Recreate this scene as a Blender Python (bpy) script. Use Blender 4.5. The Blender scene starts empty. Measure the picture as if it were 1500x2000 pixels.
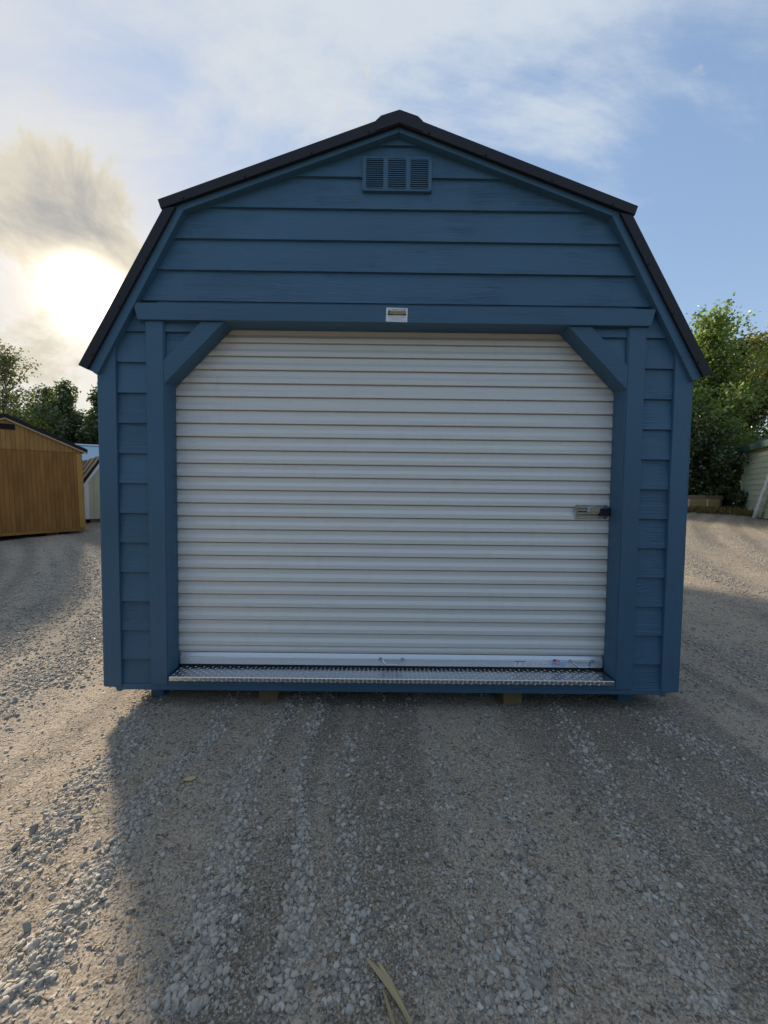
import bpy, bmesh, math, random
import numpy as np
from mathutils import Vector, Matrix

random.seed(7)
RNG = np.random.default_rng(11)
scene = bpy.context.scene
COL = scene.collection

# ------------------------------------------------------------------ camera
cam_d = bpy.data.cameras.new('camera')
cam_d.sensor_fit = 'HORIZONTAL'
cam_d.sensor_width = 36.0
cam_d.lens = 18.0
cam_d.clip_start = 0.05
cam_d.clip_end = 2000
cam = bpy.data.objects.new('camera', cam_d)
COL.objects.link(cam)
CR = Vector((0.99992854, -0.00251163, 0.01168781))
CU = Vector((-0.01156525, 0.04425492, 0.99895333))
CF = Vector((0.00302624, 0.99901711, -0.04422271))
cam.matrix_world = Matrix((
    (CR.x, CU.x, -CF.x, -0.0702),
    (CR.y, CU.y, -CF.y, -2.4132),
    (CR.z, CU.z, -CF.z, 1.36),
    (0, 0, 0, 1)))
scene.camera = cam

# ------------------------------------------------------------------ sun, sky, exposure
SUN_EL = math.radians(21.7)
SUN_AZ = math.radians(-37.2)          # from +Y towards +X
SUN_DIR = Vector((math.sin(SUN_AZ) * math.cos(SUN_EL), math.cos(SUN_AZ) * math.cos(SUN_EL), math.sin(SUN_EL)))
sun_d = bpy.data.lights.new('sun', 'SUN')
sun_d.energy = 2.9
sun_d.angle = math.radians(5.5)
sun_d.color = (1.0, 0.85, 0.66)
sun = bpy.data.objects.new('sun', sun_d)
COL.objects.link(sun)
sun.rotation_euler = (-SUN_DIR).to_track_quat('-Z', 'Y').to_euler()
sun.location = (-6, 8, 12)

vs = scene.view_settings
vs.view_transform = 'Standard'
vs.look = 'None'
vs.gamma = 1.0
vs.exposure = 1.4
vs.use_curve_mapping = False
SKY_STRENGTH = 0.15


class Nd:
    """tiny node-graph helper"""
    def __init__(self, tree):
        self.t = tree

    def new(self, typ, **kw):
        n = self.t.nodes.new(typ)
        for k, v in kw.items():
            setattr(n, k, v)
        return n

    def put(self, sock, v):
        if hasattr(v, 'is_output') or isinstance(v, bpy.types.NodeSocket):
            self.t.links.new(v, sock)
        else:
            sock.default_value = v

    def math(self, op, a, b=0.0, c=None, clamp=False):
        n = self.new('ShaderNodeMath', operation=op)
        n.use_clamp = clamp
        self.put(n.inputs[0], a)
        self.put(n.inputs[1], b)
        if c is not None:
            self.put(n.inputs[2], c)
        return n.outputs[0]

    def vmath(self, op, a, b=None):
        n = self.new('ShaderNodeVectorMath', operation=op)
        self.put(n.inputs[0], a)
        if b is not None:
            self.put(n.inputs[1], b)
        return n.outputs['Value'] if op in ('DOT_PRODUCT', 'LENGTH') else n.outputs[0]

    def mix(self, f, a, b, blend='MIX'):
        n = self.new('ShaderNodeMix', data_type='RGBA', blend_type=blend)
        self.put(n.inputs[0], f)
        self.put(n.inputs[6], a)
        self.put(n.inputs[7], b)
        return n.outputs[2]

    def smooth(self, v, a, b, lo=0.0, hi=1.0):
        n = self.new('ShaderNodeMapRange', interpolation_type='SMOOTHSTEP')
        self.put(n.inputs[0], v)
        n.inputs[1].default_value = a
        n.inputs[2].default_value = b
        n.inputs[3].default_value = lo
        n.inputs[4].default_value = hi
        return n.outputs[0]

    def noise(self, vec, scale, detail=4.0, rough=0.55, dist=0.0):
        n = self.new('ShaderNodeTexNoise')
        if vec is not None:
            self.put(n.inputs['Vector'], vec)
        n.inputs['Scale'].default_value = scale
        n.inputs['Detail'].default_value = detail
        n.inputs['Roughness'].default_value = rough
        n.inputs['Distortion'].default_value = dist
        return n.outputs[0]

    def ramp(self, v, stops):
        n = self.new('ShaderNodeValToRGB')
        self.put(n.inputs[0], v)
        el = n.color_ramp.elements
        while len(el) < len(stops):
            el.new(0.5)
        for e, (p, c) in zip(el, stops):
            e.position = p
            e.color = tuple(c) + (1,) if len(c) == 3 else c
        return n.outputs[0]


world = bpy.data.worlds.new('World')
scene.world = world
world.use_nodes = True
wt = world.node_tree
wt.nodes.clear()
W = Nd(wt)
sky = W.new('ShaderNodeTexSky', sky_type='NISHITA')
sky.sun_disc = False
sky.sun_elevation = SUN_EL
sky.sun_rotation = SUN_AZ
sky.air_density = 1.0
sky.dust_density = 0.4
sky.ozone_density = 0.7
skycol = W.vmath('SCALE', sky.outputs[0])
wt.nodes[-1].inputs['Scale'].default_value = SKY_STRENGTH
lum = W.vmath('DOT_PRODUCT', skycol, (0.3, 0.5, 0.2))      # thin cloud over the sun takes down its glare in the open sky
skyc = W.vmath('SCALE', skycol)
W.put(wt.nodes[-1].inputs['Scale'], W.math('DIVIDE', 1.0, W.math('ADD', 1.0, W.math('MULTIPLY', lum, 2.6))))
skycol = skyc
dirn = W.new('ShaderNodeTexCoord').outputs['Generated']
sep = W.new('ShaderNodeSeparateXYZ')
W.put(sep.inputs[0], dirn)
dz = W.math('MAXIMUM', sep.outputs[2], 0.0)
den = W.math('ADD', dz, 0.22)
comb = W.new('ShaderNodeCombineXYZ')
W.put(comb.inputs[0], W.math('DIVIDE', sep.outputs[0], den))
W.put(comb.inputs[1], W.math('DIVIDE', sep.outputs[1], den))
mp = W.new('ShaderNodeMapping')
W.put(mp.inputs[0], comb.outputs[0])
mp.inputs['Rotation'].default_value = (0, 0, math.radians(38))
mp.inputs['Scale'].default_value = (0.85, 1.9, 1)
plane = mp.outputs[0]
cs = W.vmath('DOT_PRODUCT', dirn, tuple(SUN_DIR))
csp = W.math('MAXIMUM', cs, 0.0)


def wblob(d, k):
    v = Vector(d).normalized()
    c = W.vmath('DOT_PRODUCT', dirn, tuple(v))
    return W.math('EXPONENT', W.math('MULTIPLY', W.math('SUBTRACT', c, 1.0), k))


def wsum(lst):
    r = lst[0]
    for v in lst[1:]:
        r = W.math('ADD', r, v)
    return r


# high thin veil of cloud drawn out over the whole dome
n1 = W.noise(plane, 1.25, 8.0, 0.62, 0.9)
n2 = W.noise(W.vmath('ADD', plane, (7.3, 2.1, 0)), 3.1, 6.0, 0.62, 0.4)
veil_n = W.math('ADD', W.math('MULTIPLY', n1, 1.15), W.math('MULTIPLY', n2, 0.55))
veil_bias = wsum([
    W.math('MULTIPLY', W.smooth(dz, 0.66, 0.92), 0.20),                 # more of it overhead, as at the top of the view
    W.math('MULTIPLY', W.smooth(cs, -0.4, 0.9), 0.08), -0.08,
    W.math('MULTIPLY', wblob((-0.12, 0.678, 0.726), 40), 0.22),
    W.math('MULTIPLY', wblob((0.0, 0.66, 0.75), 60), 0.08),
    W.math('MULTIPLY', wblob((-0.5, 0.57, 0.66), 40), 0.12),
    W.math('MULTIPLY', wblob((0.36, 0.67, 0.65), 60), 0.17),
    W.math('MULTIPLY', wblob((0.30, 0.60, 0.74), 60), 0.10),
    W.math('MULTIPLY', wblob((0.58, 0.68, 0.42), 14), -0.26),
    W.math('MULTIPLY', wblob((0.47, 0.62, 0.63), 45), 0.03),
    W.math('MULTIPLY', wblob((-0.37, 0.67, 0.64), 70), -0.20)])
veil = W.smooth(W.math('ADD', veil_n, veil_bias), 0.72, 1.14, 0.06, 0.88)
veil_col = W.mix(W.math('POWER', csp, 6.0), (0.26, 0.285, 0.312, 1), (0.30, 0.297, 0.285, 1))
c1 = W.mix(veil, skycol, veil_col)
# heavier grey cumulus beside and above the sun, and broken banks elsewhere on the horizon
n3 = W.math('ADD', W.math('MULTIPLY', W.noise(dirn, 6.5, 9.0, 0.64, 0.45), 1.9), -0.45)
cum_b = wsum([
    W.math('MULTIPLY', wblob((-0.555, 0.680, 0.475), 150), 0.50),
    W.math('MULTIPLY', wblob((-0.500, 0.712, 0.490), 260), 0.34),
    W.math('MULTIPLY', wblob((-0.60, 0.635, 0.48), 170), 0.42),
    W.math('MULTIPLY', wblob((-0.675, 0.68, 0.29), 200), 0.36),
    W.math('MULTIPLY', wblob((-0.60, 0.77, 0.22), 260), 0.22)])
cum_d = W.math('ADD', W.math('ADD', n3, cum_b), W.math('MULTIPLY', W.smooth(dz, 0.0, 0.35, 1.0, 0.0), 0.06))
cum = W.smooth(cum_d, 0.74, 0.96, 0.0, 0.96)
thick = W.smooth(W.math('ADD', cum_d, W.math('MULTIPLY', n2, 0.5)), 1.0, 1.8)
cum_col = W.mix(thick, (0.285, 0.265, 0.222, 1), (0.158, 0.158, 0.156, 1))
c2 = W.mix(cum, c1, cum_col)
# the sun behind thin cloud: disc burnt out, aureole in the haze
clear = W.math('SUBTRACT', 1.0, W.math('MULTIPLY', thick, 0.75))
g1 = W.math('MULTIPLY', W.math('POWER', csp, 1200.0), 3.0)
g2 = W.math('MULTIPLY', W.math('POWER', csp, 220.0), 0.13)
g3 = W.math('MULTIPLY', W.math('POWER', csp, 20.0), 0.015)
glow1 = W.vmath('SCALE', (1.0, 0.86, 0.62))
W.put(wt.nodes[-1].inputs['Scale'], g1)
gl23 = W.math('MULTIPLY', W.math('ADD', g2, g3), clear)
glow2 = W.vmath('SCALE', (1.0, 0.74, 0.40))
W.put(wt.nodes[-1].inputs['Scale'], gl23)
c3 = W.vmath('ADD', W.vmath('ADD', c2, glow1), glow2)
bg = W.new('ShaderNodeBackground')
W.put(bg.inputs[0], c3)
bg.inputs[1].default_value = 1.0
wo = W.new('ShaderNodeOutputWorld')
wt.links.new(bg.outputs[0], wo.inputs[0])

# ------------------------------------------------------------------ mesh helpers


def link(o, parent=None):
    COL.objects.link(o)
    if parent is not None:
        o.parent = parent
    return o


def tag(o, label=None, cat=None, group=None, kind=None):
    if label:
        o['label'] = label
    if cat:
        o['category'] = cat
    if group:
        o['group'] = group
    if kind:
        o['kind'] = kind
    return o


def empty(name, loc=(0, 0, 0), rz=0.0):
    o = bpy.data.objects.new(name, None)
    o.location = loc
    o.rotation_euler = (0, 0, rz)
    o.empty_display_size = 0.2
    return link(o)


def mesh_obj(name, verts, faces, mat, parent=None, smooth=False, bevel=0.0):
    me = bpy.data.meshes.new(name)
    me.from_pydata([tuple(v) for v in verts], [], [tuple(f) for f in faces])
    bm = bmesh.new()
    bm.from_mesh(me)
    bmesh.ops.recalc_face_normals(bm, faces=bm.faces)
    if bevel > 0:
        bmesh.ops.bevel(bm, geom=list(bm.edges), offset=bevel, segments=1, profile=0.5, affect='EDGES', clamp_overlap=True)
    bm.to_mesh(me)
    bm.free()
    for p in me.polygons:
        p.use_smooth = smooth
    me.materials.append(mat)
    return link(bpy.data.objects.new(name, me), parent)


def fast_mesh(name, V, T, mat, attr=None):
    """V (n,3) float, T (m,k) int -> mesh without python loops"""
    V = np.ascontiguousarray(V, dtype=np.float32)
    T = np.ascontiguousarray(T, dtype=np.int32)
    me = bpy.data.meshes.new(name)
    k = T.shape[1]
    me.vertices.add(len(V))
    me.vertices.foreach_set('co', V.ravel())
    me.loops.add(T.size)
    me.loops.foreach_set('vertex_index', T.ravel())
    me.polygons.add(len(T))
    me.polygons.foreach_set('loop_start', np.arange(0, T.size, k, dtype=np.int32))
    me.polygons.foreach_set('loop_total', np.full(len(T), k, dtype=np.int32))
    if attr:
        for an, av in attr.items():
            a = me.attributes.new(an, 'FLOAT', 'POINT')
            a.data.foreach_set('value', np.ascontiguousarray(av, dtype=np.float32))
    me.update(calc_edges=True)
    me.materials.append(mat)
    return me


def box_v(x0, x1, y0, y1, z0, z1):
    return ([(x0, y0, z0), (x1, y0, z0), (x1, y1, z0), (x0, y1, z0), (x0, y0, z1), (x1, y0, z1), (x1, y1, z1), (x0, y1, z1)],
            [(0, 3, 2, 1), (4, 5, 6, 7), (0, 1, 5, 4), (1, 2, 6, 5), (2, 3, 7, 6), (3, 0, 4, 7)])


def box(name, x0, x1, y0, y1, z0, z1, mat, parent=None, bevel=0.0):
    v, f = box_v(x0, x1, y0, y1, z0, z1)
    return mesh_obj(name, v, f, mat, parent, bevel=bevel)


class MB:
    def __init__(self):
        self.v = []
        self.f = []

    def add(self, v, f):
        n = len(self.v)
        self.v += [tuple(p) for p in v]
        self.f += [tuple(i + n for i in q) for q in f]
        return self

    def box(self, *a):
        return self.add(*box_v(*a))

    def prism(self, poly, front, back):
        """poly in (x,z); front/back: y value or function of z"""
        fr = front if callable(front) else (lambda z: front)
        bk = back if callable(back) else (lambda z: back)
        n = len(poly)
        v = [(x, fr(z), z) for x, z in poly] + [(x, bk(z), z) for x, z in poly]
        f = [tuple(range(n)), tuple(range(2 * n - 1, n - 1, -1))]
        for i in range(n):
            j = (i + 1) % n
            f.append((i, i + n, j + n, j))
        return self.add(v, f)

    def prism_x(self, prof, x0, x1):
        """profile in (y,z), swept in x"""
        n = len(prof)
        v = [(x0, y, z) for y, z in prof] + [(x1, y, z) for y, z in prof]
        f = [tuple(range(n)), tuple(range(2 * n - 1, n - 1, -1))]
        for i in range(n):
            j = (i + 1) % n
            f.append((i, i + n, j + n, j))
        return self.add(v, f)

    def cyl(self, c, r, axis, h, n=14, r2=None):
        c = Vector(c)
        a = Vector(axis).normalized()
        p = a.orthogonal().normalized()
        q = a.cross(p)
        r2 = r if r2 is None else r2
        v = []
        for rr, t in ((r, 0.0), (r2, h)):
            for i in range(n):
                th = 2 * math.pi * i / n
                v.append(c + a * t + (p * math.cos(th) + q * math.sin(th)) * rr)
        f = [tuple(range(n - 1, -1, -1)), tuple(range(n, 2 * n))]
        for i in range(n):
            j = (i + 1) % n
            f.append((i, j, n + j, n + i))
        return self.add(v, f)

    def tube(self, pts, rad, n=8):
        pts = [Vector(p) for p in pts]
        v, f = [], []
        for i, p in enumerate(pts):
            d = (pts[min(i + 1, len(pts) - 1)] - pts[max(i - 1, 0)]).normalized()
            a = d.orthogonal().normalized() if i == 0 else (pa - d * pa.dot(d)).normalized()
            pa = a
            b = d.cross(a)
            r = rad[i] if isinstance(rad, (list, tuple)) else rad
            for k in range(n):
                th = 2 * math.pi * k / n
                v.append(p + (a * math.cos(th) + b * math.sin(th)) * r)
        for i in range(len(pts) - 1):
            for k in range(n):
                l = (k + 1) % n
                f.append((i * n + k, i * n + l, (i + 1) * n + l, (i + 1) * n + k))
        f.append(tuple(range(n - 1, -1, -1)))
        f.append(tuple(range((len(pts) - 1) * n, len(pts) * n)))
        return self.add(v, f)

    def build(self, name, mat, parent=None, bevel=0.0, smooth=False):
        return mesh_obj(name, self.v, self.f, mat, parent, smooth, bevel)


def clip_poly(poly, a, b, c):
    """keep a*x+b*z <= c"""
    out = []
    n = len(poly)
    for i in range(n):
        p, q = poly[i], poly[(i + 1) % n]
        dp, dq = a * p[0] + b * p[1] - c, a * q[0] + b * q[1] - c
        if dp <= 0:
            out.append(p)
        if (dp < 0 < dq) or (dq < 0 < dp):
            t = dp / (dp - dq)
            out.append((p[0] + t * (q[0] - p[0]), p[1] + t * (q[1] - p[1])))
    return out

# ------------------------------------------------------------------ materials


def mat_new(name):
    m = bpy.data.materials.new(name)
    m.use_nodes = True
    t = m.node_tree
    t.nodes.clear()
    N = Nd(t)
    b = N.new('ShaderNodeBsdfPrincipled')
    o = N.new('ShaderNodeOutputMaterial')
    t.links.new(b.outputs[0], o.inputs[0])
    return m, N, b


def objcoord(N, scale=(1, 1, 1)):
    tc = N.new('ShaderNodeTexCoord')
    mp = N.new('ShaderNodeMapping')
    N.put(mp.inputs[0], tc.outputs['Object'])
    mp.inputs['Scale'].default_value = scale
    return mp.outputs[0]


def bump(N, b, h, dist, strength=1.0):
    n = N.new('ShaderNodeBump')
    n.inputs['Strength'].default_value = strength
    n.inputs['Distance'].default_value = dist
    N.put(n.inputs['Height'], h)
    N.put(b.inputs['Normal'], n.outputs[0])


def painted_wood(name, col, axis='x', rough=0.5, grain=0.0016, var=0.10, spec=0.5):
    m, N, b = mat_new(name)
    sc = {'x': (2.2, 30, 30), 'z': (30, 30, 2.2), 'y': (30, 2.2, 30)}[axis]
    oi = N.new('ShaderNodeObjectInfo')
    tc = N.new('ShaderNodeTexCoord')
    off = N.vmath('SCALE', (13.0, 7.0, 11.0))
    N.put(N.t.nodes[-1].inputs['Scale'], oi.outputs['Random'])
    co = N.vmath('ADD', tc.outputs['Object'], off)
    v = N.vmath('MULTIPLY', co, sc)
    g1 = N.noise(v, 1.0, 4.0, 0.6, 1.6)
    wv = N.vmath('MULTIPLY', co, tuple(s * 0.35 for s in sc))
    g2 = N.noise(wv, 1.0, 3.0, 0.5, 2.2)
    band = N.math('SINE', N.math('MULTIPLY', g2, 55.0))
    h = N.math('ADD', g1, N.math('MULTIPLY', N.math('MULTIPLY', band, 0.22), N.smooth(N.noise(co, 3.0, 2.0), 0.42, 0.62)))
    big = N.noise(co, 1.6, 3.0, 0.5)
    f = N.math('ADD', N.math('MULTIPLY', big, 0.75), N.math('MULTIPLY', g1, 0.25))
    d = tuple(c * (1 - var) for c in col) + (1,)
    l = tuple(min(1, c * (1 + var)) for c in col) + (1,)
    tone = N.mix(N.smooth(f, 0.3, 0.7), d, l)
    hs = N.new('ShaderNodeHueSaturation')
    N.put(hs.inputs['Color'], tone)
    N.put(hs.inputs['Value'], N.math('ADD', 0.95, N.math('MULTIPLY', oi.outputs['Random'], 0.10)))
    N.put(b.inputs['Base Color'], hs.outputs[0])
    N.put(b.inputs['Roughness'], N.math('ADD', rough - 0.08, N.math('MULTIPLY', g1, 0.16)))
    b.inputs['Specular IOR Level'].default_value = spec
    bump(N, b, h, grain)
    return m


def plain(name, col, rough=0.6, metal=0.0, var=0.06, scale=12.0, bmp=0.0, spec=0.5):
    m, N, b = mat_new(name)
    co = objcoord(N)
    n = N.noise(co, scale, 4.0, 0.6)
    d = tuple(c * (1 - var) for c in col) + (1,)
    l = tuple(min(1, c * (1 + var)) for c in col) + (1,)
    N.put(b.inputs['Base Color'], N.mix(n, d, l))
    N.put(b.inputs['Roughness'], N.math('ADD', rough - 0.05, N.math('MULTIPLY', n, 0.1)))
    b.inputs['Metallic'].default_value = metal
    b.inputs['Specular IOR Level'].default_value = spec
    if bmp:
        bump(N, b, n, bmp)
    return m


BLUE = (0.050, 0.124, 0.203)
M = {}
M['lap'] = painted_wood('blue_lap_paint', BLUE, 'x', 0.50, 0.0042, 0.10, 0.42)
M['trim_v'] = painted_wood('blue_trim_paint', (0.050, 0.123, 0.201), 'z', 0.50, 0.0022, 0.07, 0.4)
M['trim_h'] = painted_wood('blue_header_paint', (0.050, 0.123, 0.201), 'x', 0.50, 0.0022, 0.07, 0.4)
M['roof'] = plain('dark_roof_metal', (0.016, 0.0145, 0.021), 0.5, 0.0, 0.12, 6.0, 0, 0.3)
M['void'] = plain('dark_interior', (0.012, 0.012, 0.013), 0.9)
M['curtain'] = plain('ivory_door_paint', (0.71, 0.72, 0.70), 0.26, 0.0, 0.02, 3.0)
dm, N, b = mat_new('ivory_door_sheet')
co = objcoord(N)
big = N.noise(N.vmath('MULTIPLY', co, (1.4, 1.0, 3.0)), 1.0, 4.0, 0.6, 0.4)
fine = N.noise(N.vmath('MULTIPLY', co, (3.0, 1.0, 60.0)), 1.0, 3.0, 0.6)
dust = N.smooth(N.noise(N.vmath('MULTIPLY', co, (9.0, 1.0, 5.0)), 1.0, 6.0, 0.7), 0.52, 0.72)
base = N.mix(N.math('MULTIPLY', fine, 0.5), (0.66, 0.67, 0.65, 1), (0.75, 0.76, 0.74, 1))
base = N.mix(N.math('MULTIPLY', dust, 0.16), base, (0.46, 0.42, 0.36, 1))
N.put(b.inputs['Base Color'], base)
N.put(b.inputs['Roughness'], N.math('ADD', 0.22, N.math('MULTIPLY', big, 0.16)))
bump(N, b, N.math('ADD', big, N.math('MULTIPLY', fine, 0.02)), 0.012, 0.8)
M['curtain'] = dm
M['bar'] = plain('brushed_aluminium', (0.66, 0.69, 0.72), 0.36, 0.55, 0.04, 30.0)
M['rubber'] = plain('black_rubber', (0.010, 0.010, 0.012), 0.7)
M['chrome'] = plain('zinc_plated_steel', (0.52, 0.56, 0.64), 0.28, 1.0, 0.06, 20.0)
M['plate'] = plain('tread_plate_aluminium', (0.60, 0.61, 0.62), 0.27, 1.0, 0.10, 26.0, 0.0004)
M['stick'] = plain('white_sticker', (0.74, 0.75, 0.77), 0.4, 0, 0.02)
M['ink'] = plain('dark_ink', (0.03, 0.035, 0.05), 0.5)
M['ink_soft'] = plain('grey_ink', (0.36, 0.38, 0.42), 0.5)
M['gold'] = plain('gold_ink', (0.42, 0.34, 0.11), 0.5)
M['green_ink'] = plain('green_ink', (0.05, 0.09, 0.04), 0.5)
M['red'] = plain('red_ink', (0.50, 0.035, 0.03), 0.5)
M['teal'] = plain('teal_ink', (0.03, 0.24, 0.20), 0.5)
M['usblue'] = plain('flag_blue_ink', (0.03, 0.09, 0.42), 0.5)
M['lightblue'] = plain('light_blue_ink', (0.35, 0.52, 0.80), 0.5)
M['block'] = painted_wood('weathered_block_wood', (0.20, 0.13, 0.075), 'y', 0.8, 0.003, 0.25, 0.2)
M['block2'] = painted_wood('treated_block_wood', (0.26, 0.19, 0.09), 'y', 0.8, 0.003, 0.25, 0.2)

# ------------------------------------------------------------------ ground: height, gravel strips


def _hash(i, j, s):
    h = (i.astype(np.int64) * 374761393 + j.astype(np.int64) * 668265263 + s * 974634777) & 0x7fffffff
    h = ((h ^ (h >> 13)) * 1274126177) & 0x7fffffff
    return ((h ^ (h >> 16)) & 0xffff) / 65535.0


def vnoise(x, y, s=0):
    xi, yi = np.floor(x), np.floor(y)
    fx, fy = x - xi, y - yi
    fx = fx * fx * (3 - 2 * fx)
    fy = fy * fy * (3 - 2 * fy)
    a, b = _hash(xi, yi, s), _hash(xi + 1, yi, s)
    c, d = _hash(xi, yi + 1, s), _hash(xi + 1, yi + 1, s)
    return (a * (1 - fx) + b * fx) * (1 - fy) + (c * (1 - fx) + d * fx) * fy


def fbm(x, y, s=0, o=4):
    r, a, t = 0.0, 1.0, 0.0
    for k in range(o):
        r = r + a * vnoise(x * 2 ** k, y * 2 ** k, s + k)
        t += a
        a *= 0.5
    return r / t


def sstep(a, b, v):
    t = np.clip((v - a) / (b - a), 0, 1)
    return t * t * (3 - 2 * t)


STRIPS = [([(-0.30, -1.9), (-0.32, -1.45), (-0.36, -1.08), (-0.46, -0.56), (-0.50, 0.3)], 0.042, 1.2),
          ([(-0.56, -1.9), (-0.59, -1.35), (-0.64, -1.05), (-0.71, -0.63), (-0.64, 0.2)], 0.062, 0.9),
          ([(-1.02, -1.9), (-1.04, -1.43), (-1.06, -1.16), (-1.10, -0.76), (-1.03, -0.37), (-1.0, 0.2)], 0.060, 1.1),
          ([(-1.40, -1.9), (-1.39, -1.13), (-1.39, -0.92), (-1.40, -0.5), (-1.7, 0.6)], 0.085, 0.8),
          ([(-0.15, -1.9), (-0.17, -1.3), (-0.2, -0.9), (-0.24, -0.3)], 0.05, 0.45),
          ([(0.30, -1.9), (0.35, -1.31), (0.50, -0.95), (0.56, -0.3), (0.6, 0.2)], 0.07, 0.5),
          ([(0.78, -1.9), (0.84, -1.34), (0.95, -0.95), (1.05, -0.3), (1.1, 0.2)], 0.075, 0.75),
          ([(1.74, -1.2), (1.73, -0.67), (1.72, -0.38), (1.58, -0.03)], 0.09, 0.7),
          ([(0.2, -1.9), (0.23, -1.06), (0.23, -0.55), (0.2, 0)], 0.06, 0.3),
          ([(1.4, -1.4), (1.36, -0.8), (1.3, -0.3)], 0.07, 0.4),
          ([(2.84, 0.2), (2.83, 0.4), (2.84, 1.22), (3.0, 2.2)], 0.13, 0.7),
          ([(-2.4, -0.6), (-2.45, 0.2), (-2.7, 1.0), (-3.3, 2.0)], 0.20, 0.8),
          ([(-3.2, -0.4), (-3.3, 0.6), (-3.9, 1.9), (-5.0, 3.2)], 0.25, 0.8)]


def strip_density(x, y):
    d = np.zeros_like(x)
    wob = (vnoise(y * 3.1, x * 0.7, 40) - 0.5) * 0.10
    for pts, w, s in STRIPS:
        ys = np.array([p[1] for p in pts])
        xs = np.array([p[0] for p in pts])
        cx = np.interp(y, ys, xs)
        fade = sstep(ys[0] - 0.25, ys[0] + 0.1, y) * (1 - sstep(ys[-1] - 0.2, ys[-1] + 0.2, y))
        lump = 0.35 + 1.0 * vnoise(y * 4.0 + s * 17, x * 2.0, 51)
        d = np.maximum(d, s * fade * lump * np.exp(-((x + wob - cx) / w) ** 2))
    return d


def flow(x, y):
    yp = np.maximum(y + 0.3, 0)
    left = 1 - sstep(-2.0, 0.5, x)
    right = sstep(1.2, 3.5, x)
    return x + 0.11 * yp * yp * left - 0.05 * yp * yp * right


def gravel_amount(x, y):
    """0 = bare packed dirt, 1 = loose stone"""
    s = flow(x, y)
    st = fbm(s * 2.3, y * 0.28 + 5, 3, 3)
    pa = fbm(x * 0.9, y * 0.8, 13, 3)
    base = sstep(0.50, 0.72, st * 0.72 + pa * 0.28)
    near = np.maximum(sstep(-0.2, 1.2, y), sstep(-1.6, -2.6, x)) * 0.65 + 0.10
    return np.clip(np.maximum(strip_density(x, y), base * near), 0, 1.2)


def worn(x, y):
    """darker, damper dirt along the wheel tracks"""
    s = flow(x, y)
    return np.clip(sstep(0.44, 0.60, fbm(s * 3.8 + 9, y * 0.30, 71, 3)) * (0.5 + 0.9 * fbm(x * 1.7, y * 1.3, 77, 3)), 0, 1)


def rise(x, y):
    side = sstep(2.3, 5.0, np.abs(x))
    r = (0.074 + 0.015 * sstep(0, 6, x)) * np.maximum(y - 0.9, 0)
    r = np.minimum(r, 1.0 + 0.01 * np.maximum(y - 14, 0))
    return r * np.maximum(side, sstep(7.5, 11, y))


def ground_z(x, y):
    s = flow(x, y)
    z = rise(x, y)
    amp = 1.0 + 0.5 * sstep(1, 4, np.abs(x))
    z = z + 0.030 * amp * (fbm(s * 2.3, y * 0.28 + 5, 3, 3) - 0.5)
    z = z + 0.022 * (fbm(x * 3.0, y * 2.0, 23, 4) - 0.5)
    z = z + 0.007 * (fbm(x * 16, y * 16, 33, 3) - 0.5)
    z = z + 0.008 * np.clip(strip_density(x, y), 0, 1)
    under = (1 - sstep(1.7, 2.3, np.abs(x))) * sstep(-0.25, 0.0, y) * (1 - sstep(6.2, 6.8, y))
    return z * (1 - under * 0.85) - 0.004 * under


def axis(segs):
    out = []
    for a, b, st in segs:
        out.append(np.arange(a, b, st))
    out.append(np.array([segs[-1][1]]))
    return np.concatenate(out)


gx = axis([(-400, -100, 60), (-100, -30, 10), (-30, -12, 1.0), (-12, -3.2, 0.11), (-3.2, 3.2, 0.022), (3.2, 14, 0.11), (14, 30, 1.0), (30, 100, 10), (100, 400, 60)])
gy = axis([(-400, -60, 60), (-60, -8, 6), (-8, -2.0, 0.5), (-2.0, 1.2, 0.022), (1.2, 5.0, 0.06), (5.0, 14, 0.14), (14, 30, 1.0), (30, 100, 10), (100, 600, 60)])
GX, GY = np.meshgrid(gx, gy)
GZ = ground_z(GX, GY)
nx, ny = len(gx), len(gy)
ii = np.arange(nx * ny).reshape(ny, nx)
quads = np.stack([ii[:-1, :-1], ii[:-1, 1:], ii[1:, 1:], ii[1:, :-1]], -1).reshape(-1, 4)
gv = np.stack([GX, GY, GZ], -1).reshape(-1, 3)

gm, N, b = mat_new('gravel_yard')
co = objcoord(N)
at = N.new('ShaderNodeAttribute', attribute_name='gravel')
gfac = at.outputs['Fac']
nb = N.noise(co, 1.3, 5.0, 0.6)
nf = N.noise(co, 38.0, 5.0, 0.65)
nm = N.noise(co, 7.0, 4.0, 0.6)
dirt = N.ramp(N.math('ADD', N.math('MULTIPLY', nb, 0.6), N.math('MULTIPLY', nm, 0.4)),
              [(0.30, (0.27, 0.216, 0.16)), (0.48, (0.365, 0.295, 0.218)), (0.60, (0.41, 0.33, 0.243)), (0.74, (0.49, 0.38, 0.268))])
dirt = N.mix(N.math('MULTIPLY', nf, 0.5), dirt, (0.19, 0.16, 0.13, 1))
wn = N.new('ShaderNodeAttribute', attribute_name='worn')
dirt = N.mix(N.math('MULTIPLY', wn.outputs['Fac'], 0.82), dirt, (0.150, 0.124, 0.095, 1))
nff = N.noise(co, 115.0, 3.0, 0.7)
dirt = N.mix(N.smooth(nff, 0.50, 0.66, 0.0, 0.65), dirt, (0.56, 0.50, 0.42, 1))
dirt = N.mix(N.smooth(nff, 0.48, 0.35, 0.0, 0.80), dirt, (0.065, 0.055, 0.045, 1))
v1 = N.new('ShaderNodeTexVoronoi', feature='F1')
N.put(v1.inputs['Vector'], co)
v1.inputs['Scale'].default_value = 62.0
v1e = N.new('ShaderNodeTexVoronoi', feature='DISTANCE_TO_EDGE')
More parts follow.
